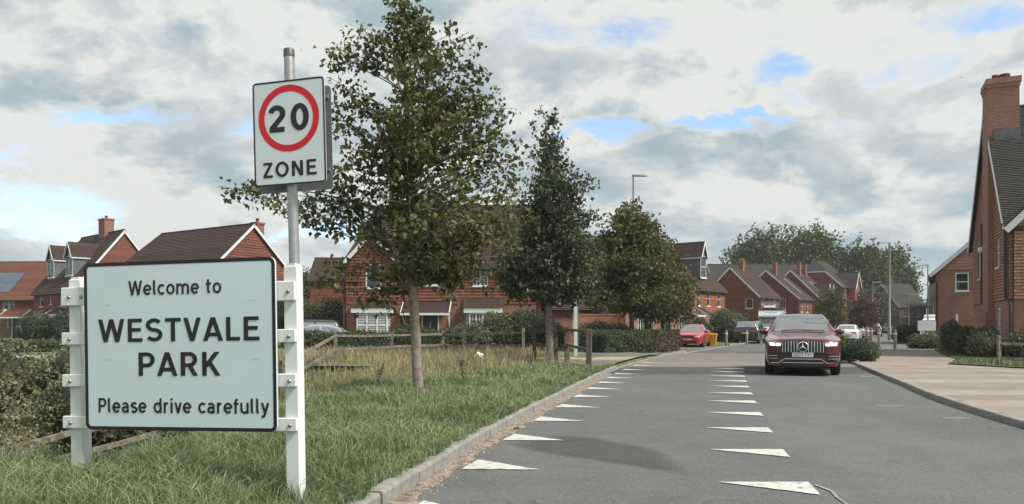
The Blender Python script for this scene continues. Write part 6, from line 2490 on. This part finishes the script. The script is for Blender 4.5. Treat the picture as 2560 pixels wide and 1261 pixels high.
weed('tall dead seed stalk right of the lime tree trunk', -.92, 14.6, .62, 4)
weed('dead seed stalk left of the lime tree trunk', -2.4, 13.8, .60, 2)
weed('dead seed stalk in front of the dark timber barrier', .5, 20.5, .62, 3)
t = thing('white_bag', 'scrap of white plastic caught in the dry grass', 'litter', (-.98, 22.8, float(gz(-.98, 22.8)) + .22))
bm = bmesh.new()
bmesh.ops.create_icosphere(bm, subdivisions=3, radius=.14)
for v in bm.verts:
    n = math.sin(v.co.x * 40 + v.co.z * 25) * .03 + math.sin(v.co.y * 55) * .02
    v.co *= 1 + n * 5
    v.co.z *= .9
me = bpy.data.meshes.new('bag')
bm.to_mesh(me)
bm.free()
me.materials.append(M('white_plastic_film', (.75, .76, .76), .5, .05, 6))
link('bag', me, t)
YEL = M('yellow_petal', (.75, .6, .12), .6, .1, 5)
fm = MB()
for k in range(8):
    a = 2 * PI * k / 8
    fm.face([(0, 0, .004), (.03 * math.cos(a - .3), .03 * math.sin(a - .3), .012), (.036 * math.cos(a), .036 * math.sin(a), .01), (.03 * math.cos(a + .3), .03 * math.sin(a + .3), .012)])
fd = fm.data('petals', YEL)
sd = MB().tube([(0, 0, 0), (.01, 0, .12), (.0, 0, .24)], .003, 5).data('stem', GRASSM)
for k in range(9):
    x, y = random.uniform(1.0, 2.0), random.uniform(18.0, 20.5)
    x = min(x, float(XL(y)) - .35)
    f = thing('yellow_flower', 'small yellow flower in the verge grass near the timber barrier', 'flower', (x, y, float(gz(x, y))), 0, 'yellow flowers on the verge')
    link('petals', fd, f, (0, 0, .24))
    link('stem', sd, f)
t = thing('litter_scrap', 'small dark scrap lying in the gutter by the kerb', 'litter', (.05, 10.0, .012), R(30))
MB().box(-.05, .05, -.012, .012, 0, .015, bev=.004).build('stick', BLACKM, t)
MB().box(-.065, -.052, -.014, .014, 0, .02, bev=.003).build('tip', WHITE, t)
b = MB()
t = thing('paper_scrap', 'white paper scrap on the soil by the kerb hedge', 'litter', (12.15, 26.9, .11), R(20))
b.mesh([(-.07, -.04, 0), (.06, -.05, .02), (.08, .04, 0), (-.05, .05, .03)], [(0, 1, 2, 3)])
b.build('paper', WHITE, t)
b = MB()
bird = px(2402, 195, 90)
t = thing('bird', 'tiny dark bird flying beside the right-hand chimney', 'bird', bird, R(30))
b.mesh([(-.16, 0, 0), (-.05, .03, .035), (.07, .02, .02), (.15, 0, .01), (.07, -.02, -.03), (-.05, -.03, -.035), (.0, .28, .12), (.05, .26, .12), (.0, -.28, .12), (.05, -.26, .12), (-.05, 0, .045), (.06, 0, .03)],
       [(0, 1, 5), (1, 10, 11, 2), (2, 3, 4), (1, 2, 4, 5), (1, 6, 7, 2), (5, 8, 9, 4), (10, 11, 4, 5)])
b.build('bird_body', BLACKM, t)


# ---------------------------------------------------------------- thin haze over the whole place
b = MB()
b.box(-420, 420, -60, 900, -3.2, 30)
hz = b.build('haze', M('unused_haze_surface', (1, 1, 1)))
hz.data.materials.clear()
hm = bpy.data.materials.new('haze_air')
hm.use_nodes = True
hm.node_tree.nodes.clear()
hv = hm.node_tree.nodes.new('ShaderNodeVolumePrincipled')
hv.inputs['Color'].default_value = (.86, .92, .93, 1)
hv.inputs['Density'].default_value = .0004
hv.inputs['Anisotropy'].default_value = .2
ho = hm.node_tree.nodes.new('ShaderNodeOutputMaterial')
hm.node_tree.links.new(hv.outputs[0], ho.inputs['Volume'])
hz.data.materials.append(hm)
props(hz, 'thin pale haze filling the air over the whole street', 'haze', kind='stuff')
